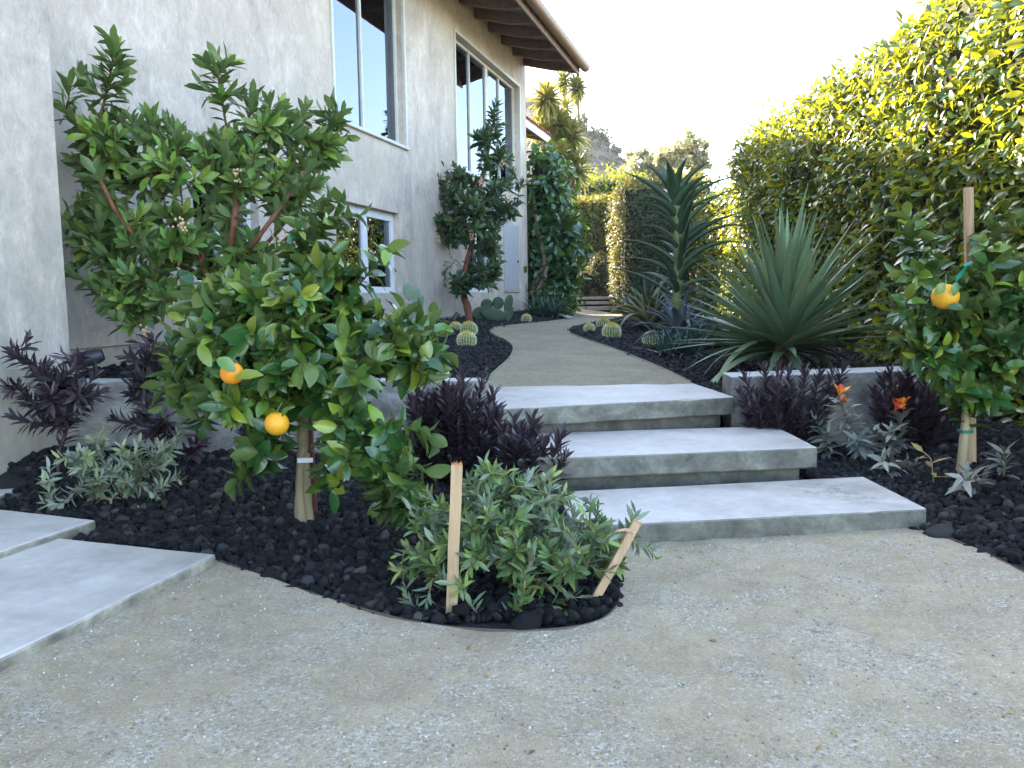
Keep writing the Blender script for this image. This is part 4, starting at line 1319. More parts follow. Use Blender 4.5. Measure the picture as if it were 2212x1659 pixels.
# ------------------------------------------------------------------ orange trees
def orange(parent, px, py, d_px, Y, mat, stalk=True, squash=0.98):
    c = V(px, py, Y)
    r = d_px / 2 * Y / F
    bm = bmesh.new()
    bmesh.ops.create_uvsphere(bm, u_segments=28, v_segments=18, radius=r)
    for v in bm.verts:
        t = v.co.z / r
        v.co.z *= squash
        if t > 0.9: v.co.z -= (t - 0.9) * r * 0.6
        v.co *= 1 + 0.02 * noise.noise(v.co * 18)
    bmesh.ops.transform(bm, matrix=Matrix.Translation(c), verts=bm.verts)
    o = link('orange', from_bm('orange', bm, mat, True), parent)
    pts = [c + Vector((0, 0, r * .9)), c + Vector((0.006, 0.01, r * 1.15)), c + Vector((0.02, 0.04, r * 1.7))]
    v, f = tube_geo(pts, [.006, .0035, .003], 6)
    link('stalk', mk('stalk', v, f, MT['twig_green']), o)
    return o
def band(parent, name, p, d, r, h, mat, tail=None):
    d = d.normalized()
    pts = [p - d * h / 2, p + d * h / 2]
    v, f = tube_geo(pts, [r, r], 12, True)
    if tail:
        o = len(v)
        q = p + tail
        s_ = Vector((0, 0, h * .5))
        v += [p + s_ * .3, p - s_ * .3, p + (q - p) * .6 - s_ + Vector((.004, -.006, 0)), p + (q - p) * .6 + s_ * .4 + Vector((.004, -.006, 0)), q - s_, q + s_ * .2]
        f += [(o, o + 1, o + 2, o + 3), (o + 3, o + 2, o + 4, o + 5)]
    return link(name, mk(name, v, f, mat), parent)

b = Gf(655, 1121, lambda x, y: zlow(x, y))
YB = b.y
print('orange tree base', b)
ot = root('orange_tree', b, 'leafy young orange tree with two ripe oranges, staked in the left rock bed', 'orange tree', 'young orange trees')
tr_pts = smooth_curve([b - Vector((0, 0, .05)), V(649, 1085, YB), V(652, 1000, YB), V(655, 920, YB), V(658, 860, YB), V(664, 800, YB)], 4)
add_trunk(ot, 'trunk', tr_pts, [.054 - .022 * min(1, i / 5) for i in range(len(tr_pts))], MT['bark_citrus'], 14, 0.16)
sp = smooth_curve([b + Vector((.045, -.012, -.05)), V(664, 1060, YB - .01), V(661, 980, YB - .015)], 3)
add_trunk(ot, 'trunk', sp, [.026 - .001 * i for i in range(len(sp))], MT['bark_citrus'], 10, 0.15)
T = Tree(tr_pts)
low = len(tr_pts) - 6
T.branch(len(tr_pts) - 1, curve_px([(680, 740, YB), (720, 680, YB - .05), (780, 610, YB - .1), (835, 545, YB - .15)], 3))
T.branch(len(tr_pts) - 1, curve_px([(650, 730, YB), (640, 640, YB), (670, 540, YB), (700, 470, YB)], 3))
T.branch(len(tr_pts) - 2, curve_px([(600, 760, YB - .1), (520, 690, YB - .2), (440, 660, YB - .25)], 3))
T.branch(len(tr_pts) - 2, curve_px([(760, 760, YB - .1), (860, 710, YB - .15), (950, 720, YB - .2)], 3))
T.branch(len(tr_pts) - 6, curve_px([(700, 885, YB - .15), (740, 890, YB - .3), (785, 950, YB - .45), (820, 1020, YB - .55), (850, 1080, YB - .55)], 3))
T.branch(len(tr_pts) - 5, curve_px([(600, 860, YB - .1), (540, 880, YB - .25), (470, 860, YB - .35)], 3))
T.branch(len(tr_pts) - 6, curve_px([(620, 905, YB - .05), (590, 960, YB - .1), (540, 1010, YB - .15), (510, 1035, YB - .18)], 3))
tips = blob(600, 720, 190, 130, YB - .1, .55, 72) + blob(440, 770, 85, 90, YB - .2, .35, 30) + blob(490, 850, 100, 55, YB - .3, .3, 24) \
    + blob(700, 790, 130, 55, YB - .35, .3, 34) + blob(830, 740, 110, 65, YB - .15, .4, 38) + blob(680, 575, 75, 85, YB - .05, .3, 24) \
    + blob(470, 640, 100, 50, YB, .3, 22) + blob(600, 640, 120, 60, YB - .2, .35, 24) + blob(930, 780, 50, 40, YB - .2, .25, 8) + blob(770, 680, 50, 40, YB - .1, .2, 8)
droop = blob(810, 980, 80, 70, YB - .5, .25, 15) + blob(860, 1060, 55, 55, YB - .6, .2, 10) + blob(760, 930, 60, 40, YB - .45, .2, 8) + blob(560, 985, 50, 40, YB - .12, .15, 7)
droop += [V(505, 1040, YB - .18), V(520, 1010, YB - .2), V(935, 955, YB - .6), V(900, 930, YB - .6), V(925, 1020, YB - .55), V(870, 1125, YB - .6), V(715, 1060, YB - .3), V(700, 1020, YB - .2)]
expl = [V(345, 885, YB - .3), V(350, 835, YB - .3), V(410, 900, YB - .35), V(440, 925, YB - .35), V(400, 690, YB - .2), V(775, 465, YB), V(838, 540, YB - .2), V(690, 450, YB), V(660, 490, YB + .1), V(720, 430, YB), V(962, 765, YB - .25), V(930, 690, YB - .1), V(870, 660, YB - .1), V(840, 690, YB - .3)]
T.grow(tips + expl, low, 0.4, 0.03, 0.1, 0.0, 0.35)
T.grow(droop, low, 0.0, 0.03, 0.1, 0.25)
r = T.radii(.0034, .46, .03)
tag(link('branches', T.mesh('branches', r, MT['twig_green'], 5, lambda i: i >= T.nt), ot), kind='stuff')
lv = Leaves()
foliate(T, lv, BK_cit, 13, 0.36, 34, 84, (0.66, 1.14), 0.11, 0.3, 0.0, False, 1.0, mixy=True)
def leaf_px(lv, x0, y0, x1, y1, Y, v, s=1.0):
    a, b_ = V(x0, y0, Y), V(x1, y1, Y - .02)
    lv.add(a, (b_ - a), Vector((0, -.75, .6)) + rv() * .2, s * (b_ - a).length / BK_cit['L'], v)
for a in ((508, 815, 560, 806, YB - .80, 11), (470, 775, 515, 800, YB - .80, 6), (455, 792, 428, 740, YB - .75, 12), (545, 905, 588, 935, YB - .55, 4), (625, 880, 600, 898, YB - .72, 7), (560, 715, 600, 738, YB - .6, 3), (598, 700, 570, 722, YB - .6, 8)): leaf_px(lv, *a)
lv.finish(ot, BK_cit, MT['L_cit'], 300)
orange(ot, 501, 806, 50, YB - .72, MT['orange'])
orange(ot, 598, 915, 53, YB - .62, MT['orange_yellow'])
orange(ot, 577, 724, 42, YB - .50, MT['orange_green'])
link('tag', hexa_me('tag', block_pts(V(642, 990, YB - .06), Vector((.09, 0.01, 0)), Vector((0, .002, 0)), V(642, 996, YB).z, V(642, 986, YB).z), MT['tag']), ot)

b2 = Gf(2080, 1016, zlow)
YR = b2.y
print('right orange base', b2)
o2 = root('orange_tree', b2, 'young orange tree with one orange and a pale bare trunk, right by the hedge', 'orange tree', 'young orange trees')
tp2 = smooth_curve([b2 - Vector((0, 0, .05)), V(2080, 985, YR), V(2085, 930, YR), V(2090, 870, YR), V(2102, 835, YR), V(2112, 780, YR), V(2112, 720, YR)], 4)
add_trunk(o2, 'trunk', tp2, [.050 - .013 * min(1, i / 3) - .0008 * i for i in range(len(tp2))], MT['bark_citrus2'], 14, 0.12)
T = Tree(tp2); low = 14
T.branch(len(tp2) - 1, curve_px([(2110, 660, YR), (2130, 580, YR), (2150, 490, YR)], 3))
T.branch(len(tp2) - 1, curve_px([(2060, 660, YR), (2010, 600, YR - .05), (1975, 540, YR - .1), (1965, 500, YR - .1)], 3))
T.branch(15, curve_px([(2150, 810, YR), (2200, 760, YR), (2240, 740, YR)], 3))
tips = blob(2080, 680, 110, 120, YR - .05, .4, 40) + blob(2160, 590, 70, 90, YR, .35, 20) + blob(2190, 760, 80, 90, YR, .35, 28) + blob(2020, 760, 70, 70, YR - .1, .3, 20) + blob(2100, 830, 80, 40, YR - .1, .3, 14) \
    + blob(1985, 640, 45, 70, YR - .1, .25, 10) + blob(2250, 640, 60, 130, YR, .3, 16)
tips += [V(1962, 465, YR - .1), V(1975, 490, YR - .15), V(1955, 500, YR - .1), V(1990, 505, YR - .1), V(2150, 470, YR), V(2190, 470, YR), V(2120, 520, YR - .1), V(1940, 590, YR - .1), V(1950, 680, YR - .1), V(1960, 720, YR - .1), V(2140, 850, YR - .2), V(2080, 850, YR - .2)]
T.grow(tips, low, 0.3, 0.03, 0.1, 0.0, 0.35)
r = T.radii(.0034, .46, .03)
tag(link('branches', T.mesh('branches', r, MT['twig_green'], 5, lambda i: i >= T.nt), o2), kind='stuff')
lv = Leaves()
foliate(T, lv, BK_cit, 13, 0.34, 30, 82, (0.68, 1.14), 0.1, 0.3, mixy=True)
for a in ((2040, 612, 2018, 640, YR - .66, 6), (2066, 610, 2060, 640, YR - .64, 1), (2080, 668, 2050, 655, YR - .64, 3)): leaf_px(lv, *a)
lv.finish(o2, BK_cit, MT['L_cit'], 300)
orange(o2, 2042, 640, 56, YR - .55, MT['orange_yellow'])
band(o2, 'tie', V(2085, 931, YR), Vector((0.03, 0, 1)), .05, .018, MT['tape'], Vector((.06, -.03, .05)))
band(o2, 'tie', V(2092, 875, YR), Vector((0.03, 0, 1)), .046, .016, MT['tape'], Vector((-.01, -.06, .02)))
band(o2, 'tie', V(2090, 572, YR - .25), Vector((1, 0, .4)), .012, .06, MT['tape'], Vector((-.1, -.05, -.08)))

# ------------------------------------------------------------------ strawberry trees
def bells(parent, p, n=13):
    vs_, fs_ = [], []
    bm = bmesh.new()
    for i in range(n):
        q = p + Vector((random.gauss(0, .022), random.gauss(0, .022), -random.random() * .11))
        bmesh.ops.create_icosphere(bm, subdivisions=1, radius=random.uniform(.008, .013), matrix=Matrix.Translation(q) @ Matrix.Diagonal((1, 1, 1.3, 1)))
    tag(link('flower_cluster', from_bm('flower_cluster', bm, MT['bell'], True), parent), kind='stuff')
gz = zup(V(455, 800, 6.95).x, 6.95)
ba = V(455, 780, 6.95); ba = Vector((ba.x, ba.y, gz))
at = root('strawberry_tree', ba, 'big bushy strawberry tree with red-brown stems in front of the house wall, left', 'tree', 'strawberry trees')
trk = smooth_curve([ba - Vector((0, 0, .05)), V(452, 700, 6.95), V(448, 640, 6.95), V(452, 600, 6.95)], 4)
add_trunk(at, 'trunk', trk, [.06 - .001 * i for i in range(len(trk))], MT['bark_red'], 12, .2)
T = Tree(trk)
e = len(trk) - 1
fa = curve_px([(380, 570, 6.7), (310, 530, 6.5), (250, 455, 6.42), (225, 405, 6.44), (203, 368, 6.5)], 4)
fb = curve_px([(485, 570, 6.8), (500, 520, 6.6), (507, 470, 6.55), (510, 400, 6.7), (498, 330, 6.9), (485, 250, 6.9), (470, 160, 6.9)], 4)
fc = curve_px([(520, 560, 6.75), (560, 510, 6.55), (600, 455, 6.6), (640, 400, 6.8), (690, 330, 7.1), (722, 265, 7.1)], 4)
fd = curve_px([(540, 560, 6.9), (600, 500, 6.85), (640, 440, 6.85)], 4)
T.branch(e, fa); T.branch(e, fb); T.branch(e, fc); T.branch(e, fd)
l2 = curve_px([(200, 300, 6.64), (228, 210, 6.64), (245, 120, 6.64)], 4)
T.branch(T.nearest(V(203, 368, 6.64), 0, 0), l2)
tips = blob(225, 330, 85, 110, 6.7, .3, 36, .3) + blob(190, 480, 55, 110, 6.72, .25, 26) + blob(320, 330, 100, 90, 6.75, .4, 24) + blob(430, 380, 150, 110, 6.75, .45, 44) + blob(570, 330, 110, 110, 6.9, .4, 34) \
    + blob(680, 300, 65, 60, 7.05, .3, 16) + blob(330, 520, 160, 80, 6.65, .4, 36) + blob(520, 560, 130, 70, 6.75, .3, 20) + blob(300, 620, 100, 60, 6.6, .3, 26) + blob(640, 440, 70, 80, 6.9, .3, 15) + blob(430, 640, 110, 50, 6.6, .25, 14)
tips += [V(x, y, yy) for x, y, yy in ((240, 85, 6.64), (250, 105, 6.62), (232, 130, 6.62), (255, 150, 6.64), (262, 180, 6.62), (225, 175, 6.66), (470, 125, 6.9), (450, 140, 6.88), (490, 140, 6.9), (440, 190, 6.9), (505, 200, 6.9), (480, 220, 6.85), (545, 215, 6.9),
                                       (580, 225, 6.9), (600, 230, 6.95), (735, 250, 7.1), (720, 235, 7.1), (742, 300, 7.1), (660, 235, 7.05), (700, 250, 7.1), (150, 190, 6.6), (140, 240, 6.62), (170, 170, 6.6), (200, 190, 6.64), (160, 590, 6.6), (250, 650, 6.5), (265, 690, 6.5), (240, 610, 6.5), (290, 700, 6.5), (330, 260, 6.75), (370, 275, 6.7))]
T.grow(tips, 6, 0.55, 0.03, 0.13, 0.0, 0.6)
r = T.radii(.0042, .46, .04)
tag(link('branches', T.mesh('branches', r, MT['bark_red'], 6, lambda i: i >= T.nt), at), kind='stuff')
lv = Leaves()
foliate(T, lv, BK_arb, 14, 0.24, 22, 85, (0.8, 1.2), 0.45, 0.0, 0.0, False, 1.3)
lv.finish(at, BK_arb, MT['L_arb'], 300)
for x, y, yy in ((392, 470, 6.35), (510, 365, 6.5), (612, 505, 6.5), (725, 440, 6.7), (380, 640, 6.3), (650, 540, 6.4), (310, 700, 6.4)): bells(at, V(x, y, yy))

bb_ = Gf(1014, 694, zup)
YA = bb_.y
print('arbutus 2', bb_)
a2_ = root('strawberry_tree', bb_, 'slender dark strawberry tree with peeling red trunk against the house near its corner', 'tree', 'strawberry trees')
tk = smooth_curve([bb_ - Vector((0, 0, .05)), V(1010, 665, YA), V(1002, 640, YA), V(1004, 600, YA), V(1010, 560, YA), V(1021, 520, YA), V(1022, 490, YA), V(1030, 440, YA), V(1042, 390, YA + .1), V(1056, 320, YA + .1), V(1066, 260, YA + .1)], 3)
nk = len(tk)
add_trunk(a2_, 'trunk', tk, [.075 - .06 * i / nk for i in range(nk)], MT['bark_red'], 9, .25)
T = Tree(tk)
T.tips.append(nk - 1)
T.branch(14, curve_px([(1040, 540, YA - .1), (1070, 530, YA - .1)], 3))
T.branch(10, curve_px([(985, 560, YA), (960, 590, YA)], 3))
wy = YA + .3
tips = blob(1010, 430, 70, 60, YA - .1, .6, 40) + blob(1075, 430, 45, 60, YA + .3, .6, 26) + blob(1055, 310, 35, 55, YA + .1, .3, 16) + blob(975, 400, 35, 40, YA - .1, .4, 12) + blob(970, 480, 38, 40, YA - .2, .35, 14) \
    + blob(1030, 500, 55, 40, YA, .5, 18) + blob(1045, 575, 35, 35, YA - .1, .4, 13) + blob(985, 610, 35, 22, YA - .2, .3, 12) + blob(1030, 615, 35, 20, YA - .1, .3, 10) + blob(1070, 560, 20, 35, YA, .3, 7)
tips += [V(x, y, YA + .1) for x, y in ((1072, 228), (1066, 245), (1080, 270), (1050, 280), (1085, 305), (1098, 345), (1110, 375), (1125, 400), (955, 360), (935, 480), (1115, 440))]
T.grow(tips, 9, 0.4, 0.03, 0.2, 0.0, 0.5)
r = T.radii(.006, .42, .04)
tag(link('branches', T.mesh('branches', r, MT['bark_red'], 5, lambda i: i >= T.nt), a2_), kind='stuff')
lv = Leaves()
foliate(T, lv, BK_arb, 16, 0.32, 24, 85, (0.9, 1.3), 0.25, 0.0, 0.0, False, 1.2)
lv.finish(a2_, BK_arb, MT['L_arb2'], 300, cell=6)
for x, y in ((958, 375), (1040, 385), (946, 510), (1020, 505), (1098, 420), (1085, 345)): bells(a2_, V(x, y, YA - .45), 22)

# ------------------------------------------------------------------ purple cone bushes
def conebush(base, stems, label, lvn=30, ln=0.32, sc_=(0.8, 1.1), group='wine-purple cone bushes', bare=0.3, wob=.03, nparts=300, ang=(24, 62), fan=False):
    rt = root('cone_bush', base, label, 'shrub', group)
    T = Tree([base - Vector((0, 0, .04)), base + Vector((0, 0, .04))])
    if fan:
        for q in stems:
            b0 = base + Vector(((q.x - base.x) * .35, (q.y - base.y) * .35, 0)); b0.z = zlow(b0.x, b0.y)
            m_ = b0 * .5 + Vector((q.x, q.y, b0.z + (q.z - b0.z) * .45)) * .5
            pts = [b0 * (1 - t) ** 2 + m_ * 2 * t * (1 - t) + q * t * t for t in (0, .2, .4, .6, .8, 1)]
            T.branch(0, pts)
    else:
        T.grow(stems, 0, 0.5, wob, 0.09, 0.0, 0.75)
    r = T.radii(.0028, .42, .016)
    tag(link('stems', T.mesh('stems', r, MT['twig_purple'], 5), rt), kind='stuff')
    lv = Leaves()
    foliate(T, lv, BK_purp, lvn, ln, ang[0], ang[1], sc_, 0.35, 0.0, 0.0, False, 0.9)
    lv.finish(rt, BK_purp, MT['L_purple'], nparts)
    return rt
def gb(px, Y):
    p = V(px, 900, Y)
    return Vector((p.x, Y, zlow(p.x, Y)))
def upright(px, py, rx, ry, Y, dY, n):
    return blob(px, py, rx, ry, Y, dY, n, 0.2)
c = gb(118, 5.45)
conebush(c, upright(115, 850, 90, 80, c.y - .05, .18, 30) + [V(30, 760, c.y - .1), V(45, 775, c.y - .1), V(60, 735, c.y - .1), V(140, 770, c.y), V(170, 775, c.y), V(30, 900, c.y - .1), V(15, 835, c.y - .1), V(215, 850, c.y - .1), V(95, 800, c.y), V(205, 810, c.y)],
         'wine-purple cone bush at far left, against the projecting house corner', 24, .2)
c = gb(385, 5.9)
conebush(c, upright(315, 800, 60, 60, c.y - .12, .15, 13) + upright(330, 900, 55, 45, c.y - .2, .15, 8) + [V(275, 770, c.y - .15), V(300, 740, c.y - .1), V(330, 740, c.y - .1), V(350, 760, c.y), V(430, 960, c.y - .1), V(250, 905, c.y - .2), V(285, 850, c.y - .2), V(430, 940, c.y - .1), V(370, 800, c.y)],
         'sparse wine-purple cone bush before the low wall, left of the orange tree', 24, .2)
c = gb(560, 6.1)
conebush(c, upright(545, 930, 45, 30, c.y - .1, .12, 9), 'small wine-purple cone bush under the left orange tree branches', 18, .16, nparts=160)
c = gb(985, 5.75)
conebush(c, upright(960, 870, 80, 50, c.y - .05, .28, 34) + upright(930, 960, 80, 70, c.y - .1, .25, 30) + upright(1030, 950, 70, 70, c.y - .1, .25, 34) + [V(1065, 850, c.y + .1), V(1040, 820, c.y + .1), V(1000, 815, c.y), V(900, 840, c.y), V(1075, 885, c.y)],
         'large dense wine-purple cone bush between the orange tree and the steps', 40, .36, (0.85, 1.2), ang=(24, 56), fan=True)
c = gb(1120, 5.35)
conebush(c, upright(1130, 970, 50, 60, c.y - .15, .2, 26) + [V(1210, 945, c.y - .2), V(1218, 990, c.y - .2), V(1150, 905, c.y - .1), V(1110, 905, c.y - .1), V(1175, 960, c.y - .15), V(1085, 930, c.y)],
         'wine-purple cone bush overlapping the left end of the middle step', 38, .34, (0.85, 1.2), ang=(24, 56), fan=True)
c = gb(1705, 6.38)
conebush(c, upright(1690, 870, 90, 60, c.y - .05, .14, 52) + [V(x, y, c.y + .05) for x, y in ((1610, 815), (1650, 800), (1680, 795), (1705, 800), (1740, 800), (1770, 810), (1800, 805), (1820, 800), (1600, 850), (1625, 890), (1790, 850), (1740, 880), (1720, 920))],
         'dense wine-purple cone bush below the right retaining wall beside the steps', 36, .32, (0.8, 1.1), ang=(24, 56), fan=True)
c = gb(1985, 6.3)
conebush(c, upright(1980, 870, 90, 70, c.y - .05, .14, 56) + [V(x, y, c.y) for x, y in ((1890, 850), (1905, 820), (1920, 800), (1960, 790), (2040, 800), (2060, 850), (2020, 940), (2030, 920), (1885, 880), (2060, 820), (2075, 870), (2085, 900), (2070, 930), (2080, 840))],
         'wine-purple cone bush beneath the right orange tree', 36, .32, (0.8, 1.1), ang=(24, 56), fan=True)

# ------------------------------------------------------------------ dwarf olives
def olive(base, tips, mat, label, n, ln, sc_=(0.8, 1.15), group='low olive shrubs', young=.4):
    rt = root('olive_shrub', base, label, 'shrub', group)
    T = Tree([base - Vector((0, 0, .03)), base + Vector((0, 0, .02))])
    T.grow(tips, 0, 0.25, 0.035, 0.07, 0.0, 0.7)
    r = T.radii(.0019, .42, .014)
    tag(link('stems', T.mesh('stems', r, MT['twig_tan'], 5), rt), kind='stuff')
    lv = Leaves()
    foliate(T, lv, BK_olive, n, ln, 30, 68, sc_, young, 0.1, 0.0, True, 1.0)
    lv.finish(rt, BK_olive, mat, 300)
c = G(1115, 1268, 0.0)
YO = c.y
print('olive', c)
tips = []
for k in range(260):
    a = random.uniform(0, 2 * pi); h = random.random()
    rr = 0.50 * sqrt(random.random())
    tips.append(c + Vector((rr * cos(a) * 1.0, rr * sin(a) * .72, 0.05 + h * 0.52 * (1 - (rr / .62) ** 2) + .03)))
tips += [V(x, y, YO + d) for x, y, d in ((1045, 1000, .05), (1052, 1030, .05), (1192, 1030, .1), (1180, 1050, .1), (1270, 1075, .1), (1375, 1105, .1), (1365, 1130, .0), (1405, 1185, 0), (1420, 1205, 0), (1350, 1200, -.1), (860, 1200, -.05), (850, 1225, -.1), (870, 1255, -.15), (880, 1290, -.2),
                                          (880, 1090, .1), (895, 1115, .05), (920, 1060, .1), (1030, 1325, -.28), (1040, 1338, -.28), (1118, 1335, -.3), (1112, 1325, -.28), (1215, 1318, -.3), (1225, 1335, -.3), (1260, 1290, -.2), (1300, 1180, .0), (1320, 1145, .05), (1290, 1100, .1), (1090, 1080, .1), (1140, 1040, .1), (990, 1100, .1), (905, 1320, -.2))]
olive(c, tips, MT['L_olive'], 'spreading grey-green olive shrub between two broken stakes at the bed tip', 15, .24, (0.7, 1.25))
c = Gf(240, 1086, zlow)
tips = [V(x, y, c.y + d) for x, y, d in ((150, 985, 0), (165, 1010, -.05), (200, 950, 0), (215, 975, -.05), (222, 935, 0), (232, 960, .05), (262, 965, 0), (280, 985, -.05), (300, 955, .05), (320, 968, 0), (335, 985, 0), (355, 960, .05), (383, 940, 0), (372, 975, 0), (392, 1040, -.05), (380, 1030, -.05),
                                        (345, 1050, -.1), (330, 1070, -.1), (300, 1045, -.12), (270, 1040, -.12), (245, 1020, -.1), (210, 1035, -.1), (180, 1030, -.1), (170, 1055, -.1), (105, 1060, -.12), (95, 1085, -.12), (115, 1090, -.12), (260, 1010, 0), (310, 1010, 0), (340, 1010, 0), (230, 1000, .05), (195, 1000, .05), (290, 1020, .05), (362, 1000, .05))]
tips += [c + Vector((random.gauss(0, .17), random.gauss(0, .1), .1 + random.random() * .25)) for _ in range(26)]
olive(c, tips, MT['L_olive2'], 'small silvery olive shrub beside the slabs at left', 17, .2, (0.85, 1.2), young=.5)

# ------------------------------------------------------------------ succulents
def thick_leaf(name, L, W, th, a0, a1, mat, seg=9, chan=0.5, tw=0.0, taper=1.1, t0=0.2, t1=0.8, wide=0.25):
    """fleshy channelled leaf along +Y bending from angle a0 to a1 (up is +Z); tint t0 base to t1 edge"""
    ring = 8
    vs_, fs_, tint = [], [], []
    y = z = 0.0
    for j in range(seg + 1):
        t = j / seg
        ang = a0 + (a1 - a0) * t ** 1.15
        if j: y += cos(ang) * L / seg; z += sin(ang) * L / seg
        w = W * 0.5 * max(0.02, (1 - t ** taper)) * (0.82 + 0.55 * min(1, t / wide) * (1 - t))
        h = th * max(0.05, 1 - t * 0.9)
        n = Vector((0, -sin(ang), cos(ang)))
        for k in range(ring):
            if k <= 4:                                      # underside, rim to rim
                s = -1 + k / 2.0
                q = Vector((w * s, y, z)) + n * (chan * w * s * s - h * (1 - s * s) ** .6)
                ti = t1 if abs(s) == 1 else t0
            else:
                s = 1 - (k - 4) / 2.0
                q = Vector((w * s, y, z)) + n * (chan * w * s * s * .9 - h * .12)
                ti = t0
            vs_.append(q); tint.append(ti)
    for j in range(seg):
        for k in range(ring):
            k2 = (k + 1) % ring
            fs_.append((j * ring + k, j * ring + k2, (j + 1) * ring + k2, (j + 1) * ring + k))
    fs_.append(tuple(seg * ring + k for k in range(ring)))
    me = mk(name, vs_, fs_, mat, True)
    at_ = me.attributes.new('tint', 'FLOAT', 'POINT')
    at_.data.foreach_set('value', tint)
    bm = bmesh.new(); bm.from_mesh(me); bmesh.ops.recalc_face_normals(bm, faces=list(bm.faces)); bm.to_mesh(me); bm.free()
    return me
def azm(p, az, tilt=0.0, sc_=1.0, roll=0.0):
    """local Y to azimuth az (0 = +Y, clockwise), tilted up"""
    M_ = Matrix.Rotation(-az, 4, 'Z') @ Matrix.Rotation(tilt, 4, 'X') @ Matrix.Rotation(roll, 4, 'Y') @ Matrix.Diagonal((sc_, sc_, sc_, 1))
    return Matrix.Translation(p) @ M_

# tree aloe
ab = V(1462, 725, 11.5); ab = Vector((ab.x, ab.y, zup(ab.x, ab.y)))
YL = ab.y
print('aloe', ab)
al = root('tree_aloe', ab, 'tall tree aloe with rows of arching dark green leaves on one stem', 'aloe')
pxm = YL / F
stem = smooth_curve([ab - Vector((0, 0, .05)), V(1462, 640, YL), V(1468, 560, YL), V(1464, 480, YL), V(1458, 420, YL)], 8)
rad = [.075 + .012 * sin(i * 1.9) for i in range(len(stem))]
stem_m = simple('aloe_stem', (0.20, 0.24, 0.07), (0.10, 0.14, 0.05), 14, 0.55, 0.3, (1, 1, 3))
add_trunk(al, 'stem', stem, rad, stem_m, 12, .1)
body = [thick_leaf('leaf', .98 * s, .105, .018, radians(46), radians(a1), MT['L_aloe'], 9, .75, taper=1.15) for s, a1 in ((1, -8), (.95, -22), (1.05, 6), (.9, -14), (1.08, -28))]
H0, H1 = V(1462, 655, YL).z, V(1460, 452, YL).z
for i in range(36):
    t = i / 35
    z = H0 + (H1 - H0) * t
    k = min(len(stem) - 1, max(0, int(t * (len(stem) - 8)) + 7))
    c_ = min(stem, key=lambda p: abs(p.z - z))
    az = i * 2.39996 + random.uniform(-.35, .35)
    z += random.uniform(-.03, .03)
    p = Vector((c_.x + sin(az) * .05, c_.y + cos(az) * .05, z))
    link('leaf', body[i % 5], al, azm(p, az, radians(random.uniform(-16, 8)) + t * .08, random.uniform(.82, 1.12) * (0.98 + .1 * t), radians(random.uniform(-14, 14))))
topl = [thick_leaf('leaf', .86, .185, .028, radians(78), radians(a1), MT['L_aloe'], 9, .8, taper=1.5) for a1 in (38, 52, 25)]
for i in range(9):
    az = i * 2.39996 + 2.6
    z = H1 + .02 + i * .018
    link('leaf', topl[i % 3], al, azm(Vector((stem[-1].x + sin(az) * .035, stem[-1].y + cos(az) * .035, z)), az, radians(-30 + i * 4.0 + random.uniform(-6, 6)), random.uniform(.9, 1.08) - .02 * i))

# agaves under it
def agave(px, py, n, L, W, mat, label, elev=(62, 5), seed=0, name='agave'):
    p = V(px, 720, py); p = Vector((p.x, p.y, zup(p.x, p.y)))
    rt = root(name, p, label, 'agave', 'agaves below the tree aloe')
    ms = [thick_leaf('leaf', L * s, W, .022, radians(20), radians(a1), mat, 9, .55, taper=1.6, t0=.15, t1=.9, wide=.45) for s, a1 in ((1, -60), (.9, -40), (1.1, -75), (1, -30))]
    for i in range(n):
        t = i / n
        az = i * 2.39996 + seed
        el = radians(elev[1] + (elev[0] - elev[1]) * t)
        link('leaf', ms[i % 4], rt, azm(p + Vector((sin(az) * .06, cos(az) * .06, .04 + .1 * t)), az, el, random.uniform(.85, 1.1) * (1 - .15 * t)))
agave(1468, 10.9, 30, .88, .135, MT['L_agave'], 'blue-grey agave with long arching leaves at the foot of the tree aloe', (74, 8), 1.0)
agave(1405, 13.2, 26, .95, .15, MT['L_agave2'], 'yellow-edged agave half hidden behind the grey agave, beside the path', (70, 12), 2.0)
agave(1535, 10.3, 18, .55, .12, MT['L_agave'], 'smaller grey agave between the tree aloe and the spiky yucca', (60, 10), .4)

# bladed rosettes
def rosette(rt, c, n, bk, mat, el, sc_, nparts=300, name='leaf', droop=0.0, azr=None, jit=.02, fn=None, skip=False):
    lv = Leaves()
    for i in range(n):
        t = (i + .5) / n
        az = i * 2.39996 + random.uniform(-.15, .15)
        e = radians(el[0] + (el[1] - el[0]) * t) + random.uniform(-.07, .07)
        d = Vector((sin(az) * cos(e), cos(az) * cos(e), sin(e)))
        if skip and cos(az) < -.55 and i % 4: continue
        nm = Vector((-sin(az) * sin(e), -cos(az) * sin(e), cos(e))) + rv() * .12
        s = random.uniform(*sc_) * (fn(t) if fn else 1)
        if bk['nt'] == 3: vq = (0 if random.random() < .5 else (1 if random.random() < .7 else 2)) * bk['k'] + random.randrange(bk['k'])
        else: vq = random.randrange(len(bk['t']))
        lv.add(c + d * jit + Vector((0, 0, -jit * 2 * (1 - t))), d, nm, s, vq)
    lv.finish(rt, bk, mat, nparts, name, 'blades')
BK_yuc = leaf_bank(1.28, .118, 'blade', 5, (0, .4, .85), 7, .45, .10, 0.0, 41, .15)
BK_yucd = leaf_bank(1.15, .115, 'blade', 5, (0, .4, .7), 8, .40, .62, 0.0, 42, .3)
yb_ = Gf(1692, 806, zup)
YY = yb_.y
print('yucca', yb_)
yu = root('yucca', yb_, 'large round spiky blue-green yucca on a short fibrous trunk behind the right wall', 'yucca')
tk = [yb_ + Vector((0, 0, z)) for z in np.linspace(-.06, .40, 9)]
add_trunk(yu, 'trunk', tk, [.125, .13, .118, .13, .115, .125, .11, .115, .1], MT['trunk_fibre'], 16, .15)
